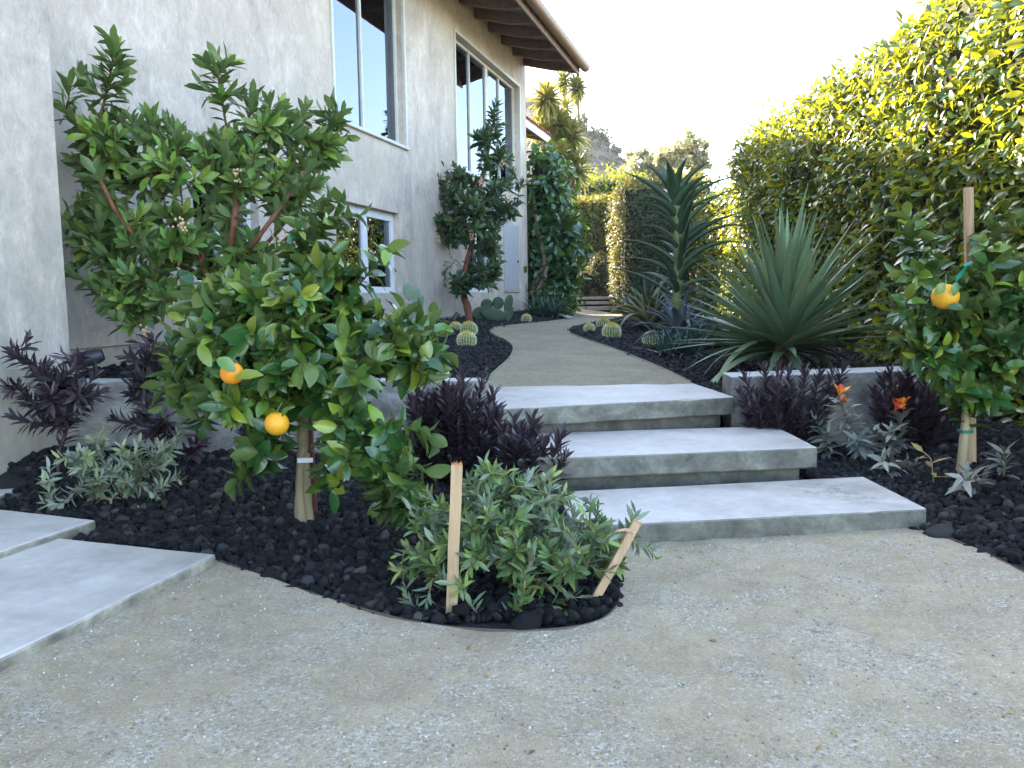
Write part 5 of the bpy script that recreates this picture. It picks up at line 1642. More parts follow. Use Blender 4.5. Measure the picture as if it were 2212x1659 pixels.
hc = V(1688, 734, YY); hc = Vector((yb_.x, yb_.y, hc.z))
rosette(yu, hc, 122, BK_yuc, MT['L_yucca'], (6, 84), (.86, 1.1), fn=lambda t: .98 + .10 * t, jit=.05)
rosette(yu, hc - Vector((0, 0, .03)), 44, BK_yucd, MT['L_yucca'], (0, 20), (.8, 1.12), jit=.06, skip=True)

BK_cl = leaf_bank(.50, .030, 'blade', 4, (0, .4, .8), 5, .4, .4, 0.0, 43)
p = Gf(1452, 768, zup)
cl = root('strap_plant', p, 'teal clump of narrow strap leaves behind a golden barrel cactus, right of the path', 'plant', 'strap-leaved clumps')
for dx, dy in ((0, 0), (.16, .05), (-.1, .08), (.3, .1)):
    rosette(cl, p + Vector((dx, dy, .02)), 34, BK_cl, MT['L_clump'], (15, 80), (.75, 1.1), 70)
p = Gf(1176, 684, zup)
cl = root('strap_plant', p, 'dark clump of strap leaves at the house corner by a barrel cactus', 'plant', 'strap-leaved clumps')
for dx in (0, .25, -.2): rosette(cl, p + Vector((dx, .05, .03)), 36, BK_cl, MT['L_fern'], (12, 75), (1.1, 1.6), 100)
BK_fan = leaf_bank(1.15, .05, 'blade', 4, (0, .4, .8), 5, .3, .2, 0.0, 44)
p = V(1395, 640, 14.2)
fp = root('fan_palm', Vector((p.x, p.y, zup(p.x, p.y))), 'low dark fan of palm blades between the tree aloe and the dark hedge', 'palm')
rosette(fp, Vector((p.x, p.y, zup(p.x, p.y) + .15)), 80, BK_fan, MT['L_fern'], (10, 85), (.7, 1.05), 300)

# golden barrels
def barrel_body(seed, flat):
    r0 = random.Random(seed)
    ribs, rings = 21, 12
    vs_, fs_ = [], []
    for j in range(rings + 1):
        ph = pi * (j / rings) * .80
        for k in range(ribs * 2):
            a = 2 * pi * k / (ribs * 2)
            rr = sin(ph) * (1.0 if k % 2 == 0 else .87)
            vs_.append(Vector((rr * cos(a), rr * sin(a), flat * cos(ph) - (0.12 * max(0, 1 - ph / .5)))))
    m = ribs * 2
    for j in range(rings):
        for k in range(m): fs_.append((j * m + k, (j + 1) * m + k, (j + 1) * m + (k + 1) % m, j * m + (k + 1) % m))
    sv, sf, gv, gf = [], [], [], []
    for k in range(ribs):
        a = 2 * pi * k / ribs
        for j in range(13):
            ph = pi * (.03 + .74 * j / 12)
            n = Vector((sin(ph) * cos(a), sin(ph) * sin(a), cos(ph)))
            p = Vector((sin(ph) * cos(a), sin(ph) * sin(a), flat * cos(ph)))
            tgt_v, tgt_f = (gv, gf) if j < 3 else (sv, sf)
            for s in range(12):
                d = (n * r0.uniform(.35, 1.0) + Vector((r0.gauss(0, 1), r0.gauss(0, 1), r0.gauss(0, 1))) * .42)
                d.normalize()
                l = r0.uniform(.15, .27)
                x = d.orthogonal().normalized() * .02; y = d.cross(x)
                o = len(tgt_v)
                tgt_v += [p + x, p - x * .5 + y * .87, p - x * .5 - y * .87, p + d * l]
                tgt_f += [(o, o + 1, o + 3), (o + 1, o + 2, o + 3), (o + 2, o, o + 3)]
    return mk('body', vs_, fs_, MT['barrel'], True), mk('spines', sv, sf, MT['spine']), mk('crown_spines', gv, gf, MT['spine_top'])
BB = [barrel_body(s, f) for s, f in ((1, .88), (2, .98), (3, .8))]
for i, (px, py, d, lab) in enumerate(((1008, 746, 44, 'front one of the three clustered golden barrel cacti left of the path'),
                                      (1013, 722, 38, 'middle one of the three clustered golden barrel cacti left of the path'),
                                      (984, 712, 26, 'smallest and rearmost of the three clustered barrel cacti left of the path'),
                                      (942, 822, 56, 'yellowish barrel cactus half hidden behind the orange tree leaves'),
                                      (1137, 695, 23, 'small round barrel cactus alone by the house corner'),
                                      (1273, 715, 26, 'small barrel cactus nearest the path edge on its right side'),
                                      (1303, 707, 31, 'barrel cactus farthest back of the trio right of the path'),
                                      (1321, 728, 42, 'largest barrel cactus of the trio right of the path'),
                                      (1409, 744, 44, 'barrel cactus tucked against the teal strap-leaf clump'))):
    p = Gf(px, py, zup)
    s = d / 2 * p.y / F * .9
    rt = root('barrel_cactus', p, lab, 'cactus', 'golden barrel cacti')
    M4 = Matrix.Translation(p + Vector((0, 0, s * .55))) @ Matrix.Rotation(random.uniform(-.15, .15), 4, 'X') @ Matrix.Rotation(random.uniform(0, 6), 4, 'Z') @ Matrix.Diagonal((s, s, s, 1))
    bd, sp_, cs = BB[i % 3]
    link('body', bd, rt, M4)
    tag(link('spines', sp_, rt, M4), kind='stuff'); tag(link('crown_spines', cs, rt, M4), kind='stuff')

# prickly pears
bm = bmesh.new()
bmesh.ops.create_uvsphere(bm, u_segments=20, v_segments=12, radius=1)
for v in bm.verts:
    w_ = 1 - .22 * max(0, -v.co.z) ** 1.2
    v.co = Vector((v.co.x * w_, v.co.y * .13, v.co.z))
pad_me = from_bm('pad', bm.copy(), MT['pad'], True); pad_me2 = from_bm('pad', bm, MT['pad_pale'], True)
def opuntia(base, pads, me, Y, label):
    rt = root('prickly_pear', base, label, 'cactus', 'prickly pear cacti')
    for (px, py, rx, ry, rot, dy, turn) in pads:
        c = V(px, py, Y + dy); k = c.y / F
        M4 = Matrix.Translation(c) @ Matrix.Rotation(radians(rot), 4, 'Y') @ Matrix.Rotation(radians(turn), 4, 'Z') @ Matrix.Diagonal((rx * k, (rx + ry) * .5 * k, ry * k, 1))
        link('pad', me, rt, M4)
p = Gf(900, 715, zup)
opuntia(p, [(882, 630, 11, 19, -8, 0, 15), (900, 640, 9, 20, 4, .1, 30), (911, 652, 8, 15, 8, .15, 60), (906, 676, 10, 16, 2, .05, 20), (884, 672, 12, 17, -6, 0, 10), (896, 702, 13, 18, 3, .05, 30), (872, 700, 13, 16, -20, 0, 10)], pad_me2, p.y,
        'pale upright prickly pear behind the right side of the left orange tree')
p = Gf(1075, 693, zup)
opuntia(p, [(1066, 680, 29, 15, 12, -.1, 10), (1038, 677, 20, 15, -8, 0, 25), (1098, 657, 10, 21, 14, 0, 20), (1096, 683, 9, 15, -4, 0, 40), (1076, 655, 13, 14, 5, .1, 15), (1052, 660, 14, 14, -20, .15, 10), (1105, 676, 7, 14, 10, .1, 50)], pad_me, p.y,
        'dark sprawling prickly pear at the house wall near the corner')

# ------------------------------------------------------------------ peruvian lilies
def lily(base, stems, label, nleaf=13, flowers=(), dry=False):
    rt = root('peruvian_lily', base, label, 'flower', 'peruvian lilies right of the steps')
    T = Tree([base - Vector((0, 0, .03)), base + Vector((0, 0, .01))])
    for pts in stems: T.branch(1, pts)
    for s in T.tips: pass
    r = T.radii(.0035, .4, .006)
    link('stems', T.mesh('stems', r, MT['twig_tan'] if dry else MT['twig_green'], 6), rt)
    lv = Leaves()
    foliate(T, lv, BK_alst, int(nleaf * 1.7), .28, 40, 88, (.95, 1.5), .3, .4, .01)
    lv.finish(rt, BK_alst, MT['L_dry'] if dry else MT['L_alst'], 300)
    for (q, tilt, sz) in flowers:
        vt, ft = tube_geo([q - Vector((0, 0, .03)), q, q + Vector((0, 0, .012))], [.003, .006, .009], 7)
        fl = link('flower', mk('flower', vt, ft, MT['petal'], True), rt)
        for k in range(6):
            az = k * pi / 3 + .3
            inner = k % 2
            vs_, fs_, tn = [], [], []
            L_, W_ = sz * (1.0 if inner else .92), sz * (.30 if inner else .46)
            y = z = 0
            for j in range(6):
                t = j / 5
                an = radians(72 - 40 * t)
                if j: y += cos(an) * L_ / 5; z += sin(an) * L_ / 5
                w = W_ / 2 * (sin(pi * (t ** 1.2 * .86 + .08)))
                vs_ += [(-w, y, z + w * .3), (0, y, z), (w, y, z + w * .3)]
                tn += [0.0, 0.45 + .5 * inner, 0.0] if t > .15 else [.8] * 3
            for j in range(5):
                fs_ += [(j * 3, j * 3 + 1, j * 3 + 4, j * 3 + 3), (j * 3 + 1, j * 3 + 2, j * 3 + 5, j * 3 + 4)]
            me = mk('petal', vs_, fs_, MT['petal'], True)
            me.attributes.new('tint', 'FLOAT', 'POINT').data.foreach_set('value', tn)
            M4 = Matrix.Translation(q) @ Matrix.Rotation(tilt, 4, 'X') @ Matrix.Rotation(tilt * .6, 4, 'Y') @ Matrix.Rotation(-az, 4, 'Z')
            link('petal', me, fl, M4)
def lp(x, y): return Gf(x, y, zlow)
B = lp(1784, 984); Yq = B.y
lily(B, [curve_px([(1782, 960, Yq), (1772, 930, Yq), (1762, 905, Yq)], 3), curve_px([(1788, 960, Yq), (1790, 935, Yq - .05)], 3)], 'leafy lily without a flower, nearest the middle step')
B = lp(1885, 990); Yq = B.y
q1 = V(1813, 856, Yq)
lily(B, [curve_px([(1870, 965, Yq), (1845, 930, Yq), (1825, 895, Yq), (1814, 862, Yq)], 3), curve_px([(1880, 960, Yq), (1890, 930, Yq)], 3), curve_px([(1865, 975, Yq), (1850, 950, Yq - .1)], 3)], 'taller flowering lily, its orange bloom leaning left before the wall', 20,
     [(q1, .25, .115), (q1 + Vector((.012, -.02, -.04)), .7, .06)])
B = lp(1947, 982); Yq = B.y
q2 = V(1942, 886, Yq)
lily(B, [curve_px([(1948, 950, Yq), (1946, 920, Yq), (1943, 893, Yq)], 3), curve_px([(1940, 960, Yq), (1925, 930, Yq - .05)], 3), curve_px([(1920, 965, Yq - .05), (1905, 940, Yq - .05)], 3)], 'flowering lily with two orange blooms, under the right orange tree', 18,
     [(q2 + Vector((-.04, -.02, .0)), .5, .095), (q2 + Vector((.035, 0, .02)), -.15, .11)])
B = lp(1918, 1022); Yq = B.y
lily(B, [curve_px([(1915, 1005, Yq), (1905, 990, Yq - .05)], 3), curve_px([(1925, 1005, Yq), (1935, 995, Yq)], 3), curve_px([(1940, 1010, Yq), (1975, 1005, Yq)], 3)], 'low flowerless lily sprawling on the rock before the flowering ones', 14)
B = lp(2016, 1040); Yq = B.y
lily(B, [curve_px([(2014, 1015, Yq), (2010, 990, Yq), (1992, 975, Yq)], 3)], 'withered yellow-brown lily stem left of the pale tree trunk', 7, (), True)
B = lp(2100, 1062); Yq = B.y
lily(B, [curve_px([(2090, 1045, Yq), (2080, 1030, Yq - .05)], 3), curve_px([(2112, 1045, Yq), (2125, 1035, Yq)], 3), curve_px([(2095, 1040, Yq), (2100, 1015, Yq)], 3)], 'grey-leaved lily at the foot of the pale tree trunk', 14)
B = lp(2168, 1030); Yq = B.y
lily(B, [curve_px([(2168, 1005, Yq), (2155, 985, Yq)], 3), curve_px([(2172, 1000, Yq), (2170, 970, Yq)], 3)], 'bronze-leaved lily at right of the pale tree trunk', 12)

# ------------------------------------------------------------------ stakes and lamps
def stake(p0, p1, w, th, mat, label, splinter=0.03, end=None, group='wooden stakes'):
    d = (p1 - p0); L_ = d.length; d.normalize()
    x = (Vector((1, 0, 0)) - d * d.x).normalized(); y = d.cross(x)
    vs_, fs_ = [], []
    n = 8
    prof = [(-1, -1), (1, -1), (1, 1), (-1, 1)]
    for j in range(n + 1):
        q = p0 + d * (L_ * j / n) + x * random.uniform(-.0015, .0015)
        for a, b_ in prof: vs_.append(q + x * (a * w / 2) + y * (b_ * th / 2))
    for j in range(n):
        for k in range(4): fs_.append((j * 4 + k, j * 4 + (k + 1) % 4, (j + 1) * 4 + (k + 1) % 4, (j + 1) * 4 + k))
    fs_.append((3, 2, 1, 0))
    rt = root('wooden_stake', p0, label, 'stake', group)
    if not splinter: fs_.append(tuple(n * 4 + k for k in range(4)))
    link('shaft', mk('shaft', vs_, fs_, mat), rt)
    if splinter:
        sv, sf = [], []
        for i in range(7):
            for j in range(3):
                a = -1 + 2 * (i + .5) / 7; b_ = -1 + 2 * (j + .5) / 3
                h = splinter * random.uniform(.25, 1)
                c = p1 - d * .006 + x * (a * w / 2) + y * (b_ * th / 2)
                o = len(sv)
                ex, ey = x * (w / 15), y * (th / 6.4)
                sv += [c - ex - ey, c + ex - ey, c + ex + ey, c - ex + ey, c + d * h + ex * random.uniform(-1, 1)]
                sf += [(o, o + 1, o + 4), (o + 1, o + 2, o + 4), (o + 2, o + 3, o + 4), (o + 3, o, o + 4)]
        link('broken_end', mk('broken_end', sv, sf, MT['stake_end']), rt)
    return rt, d, x, y
p0 = G(973, 1316, 0)
stake(p0 - Vector((0, 0, .08)), V(987, 1004, p0.y + .02), .048, .022, MT['stake'], 'upright pine stake with a broken top, left of the spreading olive', .028)
p0 = G(1283, 1296, 0)
rt, d, x, y = stake(p0 - Vector((.04, 0, .08)), V(1376, 1128, p0.y + .03), .036, .03, MT['stake'], 'pine stake leaning right with a splintered top, in the spreading olive', .022)
s0 = V(1372, 1150, p0.y); s1_ = V(1330, 1147, p0.y - .03)
v_, f_ = tube_geo([s0, (s0 + s1_) / 2 + Vector((0, 0, .008)), s1_], [.009, .008, .004], 5)
link('splinter', mk('splinter', v_, f_, MT['stake']), rt)
ps = V(2100, 1000, YR + .12)
stake(Vector((ps.x, ps.y, zlow(ps.x, ps.y) - .1)), V(2092, 405, YR + .12), .055, .03, MT['stake'], 'tall pale stake rising above the right orange tree', 0)
ps = V(679, 1108, YB + .06)
stake(Vector((ps.x, ps.y, zlow(ps.x, ps.y) - .1)), V(657, 730, YB + .08), .04, .03, MT['redstake'], 'red-brown stake tied behind the left orange tree trunk', 0)
def spot(c, d, L_, r, label):
    rt = root('garden_spotlight', c - Vector((0, 0, r)), label, 'lamp', 'garden spotlights')
    d = d.normalized()
    v_, f_ = tube_geo([c - d * L_ / 2, c - d * L_ * .3, c + d * L_ / 2], [r * .75, r, r * 1.05], 14, False)
    link('hood', mk('hood', v_, f_, MT['lamp_grey'], True), rt)
    v_, f_ = tube_geo([c - d * L_ * .1, c + d * L_ * .0], [r * .9, r * .9], 14)
    link('lens', mk('lens', v_, f_, MT['black'], True), rt)
    v_, f_ = tube_geo([c - d * L_ * .2 - Vector((0, 0, r)), c - d * L_ * .2 - Vector((0, 0, r + .12))], [.012, .012], 8)
    link('spike', mk('spike', v_, f_, MT['black']), rt)
pc = V(189, 775, 6.55)
spot(pc, Vector((-1, -.35, -.28)), .24, .062, 'grey cylindrical spotlight lying by the wall foot at left')
pc = Gf(984, 692, zup)
spot(pc + Vector((0, 0, .06)), Vector((.5, .4, .7)), .16, .045, 'small dark spotlight on the rock beside the slender red-trunked tree')

# ------------------------------------------------------------------ hedges
def surf_leaves(lv, P, Nn, bk, out=.5, jit=.06, sc_=(.8, 1.2), down=.0, young=.3, ymask=None):
    m = len(P)
    rnd3 = rng.normal(size=(m, 3))
    A = Nn * out + rnd3 * .62 + np.array([0, 0, -down])
    A /= np.linalg.norm(A, axis=1)[:, None]
    Z = Nn * .8 + np.array([0, 0, .55]) + rng.normal(size=(m, 3)) * .38
    P2 = P + Nn * (rng.normal(size=(m, 1)) * jit)
    y = rng.random(m) < young if ymask is None else rng.random(m) < ymask
    tq = np.where(y, 2, np.where(rng.random(m) < .45, 1, 0))
    lv.extend(P2, A, Z, rng.uniform(sc_[0], sc_[1], m), tq * bk['k'] + rng.integers(0, bk['k'], m))
def nz(P, f, o=0.0):
    return np.array([noise.noise(Vector((p[0] * f + o, p[1] * f, p[2] * f))) for p in P])
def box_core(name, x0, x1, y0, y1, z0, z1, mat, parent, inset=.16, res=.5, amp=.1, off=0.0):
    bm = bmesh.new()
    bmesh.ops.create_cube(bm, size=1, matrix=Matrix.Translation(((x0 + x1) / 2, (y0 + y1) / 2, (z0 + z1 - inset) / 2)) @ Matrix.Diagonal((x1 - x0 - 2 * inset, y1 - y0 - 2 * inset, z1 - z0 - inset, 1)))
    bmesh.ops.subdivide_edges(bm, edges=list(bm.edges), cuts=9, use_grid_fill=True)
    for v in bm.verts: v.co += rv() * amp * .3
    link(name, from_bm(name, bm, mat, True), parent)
def hedge_box(name, label, x0, x1, y0, y1, z0, z1, dens, bk, mat, faces=('L', 'F', 'T'), nparts=0, rnd_top=.45, bumpy=.12, out=.5, jit=.07, young=.3, core=True, sc_=(.8, 1.2), shoots=0, cell=9, down=.1, group='clipped hedges'):
    rt = root(name, Vector(((x0 + x1) / 2, (y0 + y1) / 2, z0)), label, 'hedge', group)
    lv = Leaves()
    def go(P, Nn):
        d = nz(P, 1.1) * bumpy + nz(P, 2.7, 5) * bumpy * .5
        P = P + Nn * d[:, None]
        surf_leaves(lv, P, Nn, bk, out, jit, sc_, down, young)
    def roundoff(P, Nn, axis_sign):
        return P, Nn
    for f in faces:
        if f in 'LR':
            n = int((y1 - y0) * (z1 - z0) * dens)
            y = rng.uniform(y0, y1, n); z = rng.uniform(z0, z1, n)
            x = np.full(n, x0 if f == 'L' else x1)
            s = -1.0 if f == 'L' else 1.0
            t = np.clip((z - (z1 - rnd_top)) / rnd_top, 0, 1)
            x = x - s * (1 - np.sqrt(np.maximum(0, 1 - t * t * .95))) * rnd_top
            Nn = np.stack([s * np.sqrt(1 - .8 * t * t), np.zeros(n), .9 * t], 1)
        elif f in 'FB':
            n = int((x1 - x0) * (z1 - z0) * dens)
            x = rng.uniform(x0, x1, n); z = rng.uniform(z0, z1, n)
            y = np.full(n, y0 if f == 'F' else y1)
            s = -1.0 if f == 'F' else 1.0
            t = np.clip((z - (z1 - rnd_top)) / rnd_top, 0, 1)
            y = y - s * (1 - np.sqrt(np.maximum(0, 1 - t * t * .95))) * rnd_top
            Nn = np.stack([np.zeros(n), s * np.sqrt(1 - .8 * t * t), .9 * t], 1)
        else:
            n = int((x1 - x0) * (y1 - y0) * dens)
            x = rng.uniform(x0 + rnd_top * .6, x1, n); y = rng.uniform(y0, y1, n)
            z = np.full(n, z1)
            Nn = np.tile(np.array([-.15, 0, 1.0]), (n, 1))
        go(np.stack([x, y, z], 1), Nn)
    if shoots:
        x = rng.uniform(x0 + .1, x0 + 1.2, shoots); y = rng.uniform(y0, y1, shoots)
        z = z1 + rng.random(shoots) * .22
        Nn = np.tile(np.array([-.2, 0, 1.0]), (shoots, 1))
        P = np.stack([x, y, z], 1)
        for _ in range(4):
            surf_leaves(lv, P + rng.normal(size=P.shape) * .05, Nn, bk, 1.0, .05, sc_, 0, .7)
    lv.finish(rt, bk, mat, nparts, cell=cell)
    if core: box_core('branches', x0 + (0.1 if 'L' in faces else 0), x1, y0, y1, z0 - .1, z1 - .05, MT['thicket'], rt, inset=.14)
    return rt
HX = 4.2
hz = V(1570, 308, HX / ((1570 - CX) / F)).z
hz2 = V(1935, 8, HX / ((1935 - CX) / F)).z
print('hedge tops', hz, hz2)
HEND = HX / ((1572 - CX) / F)
hedge_box('tall_hedge', 'tall clipped ficus hedge filling the right side, its upper leaves sunlit', HX, HX + 1.7, 4.2, HEND, .2, (hz + hz2) / 2 + .02, 440, BK_hedge, MT['L_hedge'], ('L', 'F', 'T'), 300, .75, .2, .5, .08, .35, shoots=35, cell=12)
# sunlit hedge set back beyond its end
hedge_box('tall_hedge', 'bright sunlit hedge seen through the gap behind the tree aloe', 5.2, 6.6, HEND + 1.4, 27.5, .8, V(1525, 400, 20).z, 230, BK_hedge, MT['L_hedge'], ('L', 'F', 'T'), 120, .4, .15, .5, .08, .5, cell=8)
# dark hedge by the far steps
xa = V(1334, 600, 22.6).x
hedge_box('tall_hedge', 'dark small-leaved hedge right of the far steps, sunlit along its left edge', xa, 5.1, 22.6, 23.9, .8, V(1380, 392, 22.6).z, 560, BK_small, MT['L_dark'], ('L', 'F', 'T'), 0, .5, .14, .45, .06, .3)
xa, xb = V(1216, 600, 28.5).x, V(1345, 600, 28.5).x
hedge_box('tall_hedge', 'olive-golden hedge closing the view behind the far steps', xa, xb + .6, 28.5, 30.5, .9, V(1280, 425, 28.5).z, 520, BK_small, MT['L_far'], ('L', 'F', 'T'), 0, .4, .2, .5, .09, .4, sc_=(.9, 1.4))

def bush(name, label, cat, balls, dens, bk, mat, out=.5, jit=.1, young=.3, sc_=(.8, 1.2), nparts=0, group=None, core=.82, base=None, cell=9, yfun=None, trunkm=None):
    """leaf cover over several lumps (centre, radii)"""
    c0, r0 = balls[0]
    base = base or Vector((c0.x, c0.y, c0.z - r0[2]))
    rt = root(name, base, label, cat, group)
    lv = Leaves()
    bm = bmesh.new()
    for c_, r_ in balls:
        area = 4 * pi * ((r_[0] * r_[1]) ** 1.6 / 3 + (r_[0] * r_[2]) ** 1.6 / 3 + (r_[1] * r_[2]) ** 1.6 / 3) ** (1 / 1.6)
        n = int(area * dens)
        v = rng.normal(size=(n, 3)); v /= np.linalg.norm(v, axis=1)[:, None]
        R_ = np.array(r_)
        P = np.array(c_) + v * R_
        Nn = v / R_; Nn /= np.linalg.norm(Nn, axis=1)[:, None]
        mr = min(r_)
        P = P + Nn * ((nz(P, 1.6 / mr) * .3 + nz(P, 4 / mr, 3) * .14) * mr)[:, None]
        surf_leaves(lv, P, Nn, bk, out, jit, sc_, .05, young)
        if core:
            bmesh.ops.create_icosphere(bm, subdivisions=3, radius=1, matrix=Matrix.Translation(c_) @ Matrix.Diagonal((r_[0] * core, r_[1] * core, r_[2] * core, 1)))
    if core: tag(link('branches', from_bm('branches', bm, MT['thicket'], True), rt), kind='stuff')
    lv.finish(rt, bk, mat, nparts, cell=cell)
    return rt
def ball(px, py, rx, ry, Y, dY):
    k = Y / F
    return (V(px, py, Y), (rx * k, dY, ry * k))
bush('leafy_shrub', 'soft grey-green shrub beside the far steps', 'shrub', [ball(1292, 595, 22, 45, 26.9, .35), ball(1262, 612, 22, 30, 26.8, .3), ball(1312, 620, 14, 22, 26.8, .25)], 420, BK_small, MT['L_dark'], .5, .07, .4, (.6, .9))
bush('leafy_shrub', 'bright yellow-green shrub lit by the sun above the far hedge', 'shrub', [ball(1310, 408, 55, 30, 33, 1.0), ball(1265, 418, 35, 28, 32.5, .8), ball(1365, 418, 40, 34, 33, 1), ball(1395, 440, 40, 30, 33, 1)], 130, BK_hedge, MT['L_hedge'], .6, .18, .7, (1.1, 1.7), core=.75)
bush('leafy_shrub', 'small pale shrub behind the head of the tree aloe', 'shrub', [ball(1500, 420, 45, 40, 30, 1.0)], 130, BK_hedge, MT['L_far'], .6, .15, .6, (1, 1.5), core=.75)

# vine-clad corner
vy = 20.6
vine = bush('corner_vine', 'glossy big-leaved vine climbing at the house corner', 'vine',
            [ball(1180, 400, 45, 75, vy, .55), ball(1190, 500, 52, 70, vy + .1, .6), ball(1165, 560, 32, 80, vy - .1, .4), ball(1205, 560, 38, 60, vy + .3, .5), ball(1180, 630, 45, 40, vy - .2, .5), ball(1215, 610, 30, 50, vy + .3, .5), ball(1222, 520, 25, 40, vy + .6, .4)],
            115, BK_vine, MT['L_vine'], .45, .15, .18, (.8, 1.2), 300, cell=7, core=.72)
stem_pts = curve_px([(1146, 640, 20.15), (1160, 600, 20.2), (1176, 570, 20.1), (1170, 530, 20.1), (1158, 470, 20.2), (1150, 400, 20.3)], 4)
add_trunk(vine, 'trunk', stem_pts, [.075 - .002 * i for i in range(len(stem_pts))], MT['bark_grey'], 8, .3)
stem_pts = curve_px([(1150, 650, 20.1), (1172, 605, 20.0), (1182, 575, 20.0)], 4)
add_trunk(vine, 'trunk', stem_pts, [.06 - .002 * i for i in range(len(stem_pts))], MT['bark_grey'], 8, .3)
bush('leafy_shrub', 'low glossy shrub below the corner vine, beside the path', 'shrub', [ball(1190, 655, 38, 22, 20.0, .5), ball(1222, 655, 22, 25, 21.5, .4)], 190, BK_hedge, MT['L_vine'], .5, .08, .45, (.8, 1.2), core=.8)

# palm lilies behind the house
BK_pal = leaf_bank(.95, .17, 'blade', 4, (0, .4, .9), 4, .35, .35, 0.0, 51)
def palmlily(base, heads, label, stems):
    rt = root('palm_lily', base, label, 'tree', 'palm lilies beyond the house corner')
    for pts in stems:
        add_trunk(rt, 'trunk', pts, [.09 - .045 * i / len(pts) for i in range(len(pts))], MT['bark_grey'], 8, .2)
    lv = Leaves()
    for (px, py, r_, Y, n) in heads:
        c_ = V(px, py, Y)
        s0 = r_ * Y / F / .86
        for i in range(n):
            t = (i + .5) / n
            az = i * 2.39996
            e = radians(-70 + 155 * t ** .8) + random.uniform(-.1, .1)
            d = Vector((sin(az) * cos(e), cos(az) * cos(e), sin(e)))
            nm = Vector((-sin(az) * sin(e), -cos(az) * sin(e), cos(e)))
            lv.add(c_ + d * .05, d, nm, s0 * random.uniform(.8, 1.1), random.choice((0, 1, 1, 2)) * 4 + random.randrange(4))
    lv.finish(rt, BK_pal, MT['L_palm'], 300, 'leaf', 'blades', cell=6)
PY = 27.0
gb = V(1196, 655, PY)
palmlily(Vector((gb.x, gb.y, 1.0)), [(1180, 218, 50, PY, 130), (1205, 275, 54, PY + .4, 110), (1172, 285, 44, PY, 90), (1232, 298, 50, PY + .3, 110), (1212, 345, 50, PY, 90), (1186, 350, 38, PY - .2, 60), (1243, 375, 55, PY + .2, 90), (1222, 235, 34, PY + .8, 50), (1217, 400, 45, PY, 60)],
         'many-headed palm lily rising behind the vine at the house corner',
         [curve_px([(1196, 660, PY), (1190, 500, PY), (1200, 400, PY), (1186, 300, PY), (1180, 220, PY)], 4), curve_px([(1198, 660, PY), (1215, 500, PY), (1225, 420, PY), (1240, 380, PY)], 4), curve_px([(1200, 420, PY), (1215, 350, PY + .2), (1230, 300, PY + .3)], 3)])
palmlily(Vector((V(1230, 655, PY + 3).x, PY + 3, 1.0)), [(1245, 192, 38, PY + 3, 90), (1217, 176, 32, PY + 3, 70)], 'slim tall palm lily with a single tufted head against the sky',
         [curve_px([(1225, 655, PY + 3), (1235, 420, PY + 3), (1250, 290, PY + 3), (1247, 195, PY + 3)], 4), curve_px([(1238, 330, PY + 3), (1222, 250, PY + 3), (1216, 178, PY + 3)], 4)])

# unseen hedge added behind the palm lilies to shade the far steps
hedge_box('tall_hedge', 'added shade hedge, out of view behind the palm lilies at the end of the house', -2.0, .7, 25.4, 33, .8, 3.9, 60, BK_hedge, MT['L_hedge'], ('R', 'F', 'T'), 0, .3, .1, .5, .08, .3, sc_=(1.2, 1.8))
# trees beyond
def fartree(name, label, base, trunkpx, tips, mat, bk, n, ln, r_tip, sc_, expo=.42, bark='bark_grey', cat='tree', group='trees beyond the garden', young=.4):
    rt = root(name, base, label, cat, group)
    T = Tree(trunkpx)
    T.grow(tips, 1, .4, .04, .5)
    link('trunk', T.mesh('trunk', T.radii(r_tip, expo, .3), MT[bark], 6), rt)
    lv = Leaves()
    foliate(T, lv, bk, n, ln, 30, 95, sc_, young, 0, 0)
    lv.finish(rt, bk, mat, 0, mass='crown')
FY = 44.0
tr_ = curve_px([(1512, 640, FY), (1505, 480, FY), (1500, 420, FY), (1492, 390, FY)], 3)
fartree('gum_tree', 'airy pale-leaved tree on the skyline between hedge and hill', tr_[0], tr_, blob(1490, 320, 45, 45, FY, 1.2, 60, .3) + blob(1450, 335, 35, 35, FY, 1.0, 30, .3) + blob(1505, 355, 30, 40, FY, 1, 24, .3), MT['L_tree'], BK_tree, 22, .8, .013, (.8, 1.3))
FY2 = 50.0
tr_ = curve_px([(1400, 640, FY2), (1400, 480, FY2), (1405, 420, FY2)], 3)
fartree('broad_tree', 'golden-green spreading tree left of the airy skyline tree', tr_[0], tr_, blob(1385, 345, 45, 35, FY2, 1.5, 60, .3) + blob(1425, 350, 45, 45, FY2, 1.5, 55, .3) + blob(1450, 390, 55, 30, FY2, 1.5, 40, .3) + blob(1370, 380, 40, 25, FY2, 1.5, 26, .3), MT['L_tree'], BK_tree, 26, .9, .014, (.9, 1.4))
# hill
HY = 120.0
ridge = [(700, 200), (1000, 190), (1140, 205), (1200, 228), (1240, 258), (1275, 293), (1310, 316), (1345, 345), (1385, 362), (1430, 385), (1500, 410), (1600, 440), (1800, 500), (2100, 560)]
vs_, fs_ = [], []
cols = 110; rows = 26
for j in range(rows):
    t = j / (rows - 1)
    for i in range(cols):
        px = 650 + (2100 - 650) * i / (cols - 1)
        py = float(np.interp(px, [a for a, _ in ridge], [b_ for _, b_ in ridge]))
        top = V(px, py, HY)
        if t <= .8:
            s = t / .8
            Y = 62 + (HY - 62) * s
            z = 0.5 + (top.z - 0.5) * (s ** 1.15)
        else:
            s = (t - .8) / .2
            Y = HY + 40 * s; z = top.z * (1 - .8 * s)
        X = top.x * (0.55 + .45 * min(1, Y / HY))
        z += (1.3 * noise.noise(Vector((X * .12, Y * .12, 0))) + .6 * noise.noise(Vector((X * .4, Y * .4, 4)))) * (1 if 0 < t < .8 else .6)
        vs_.append((X, Y, z))
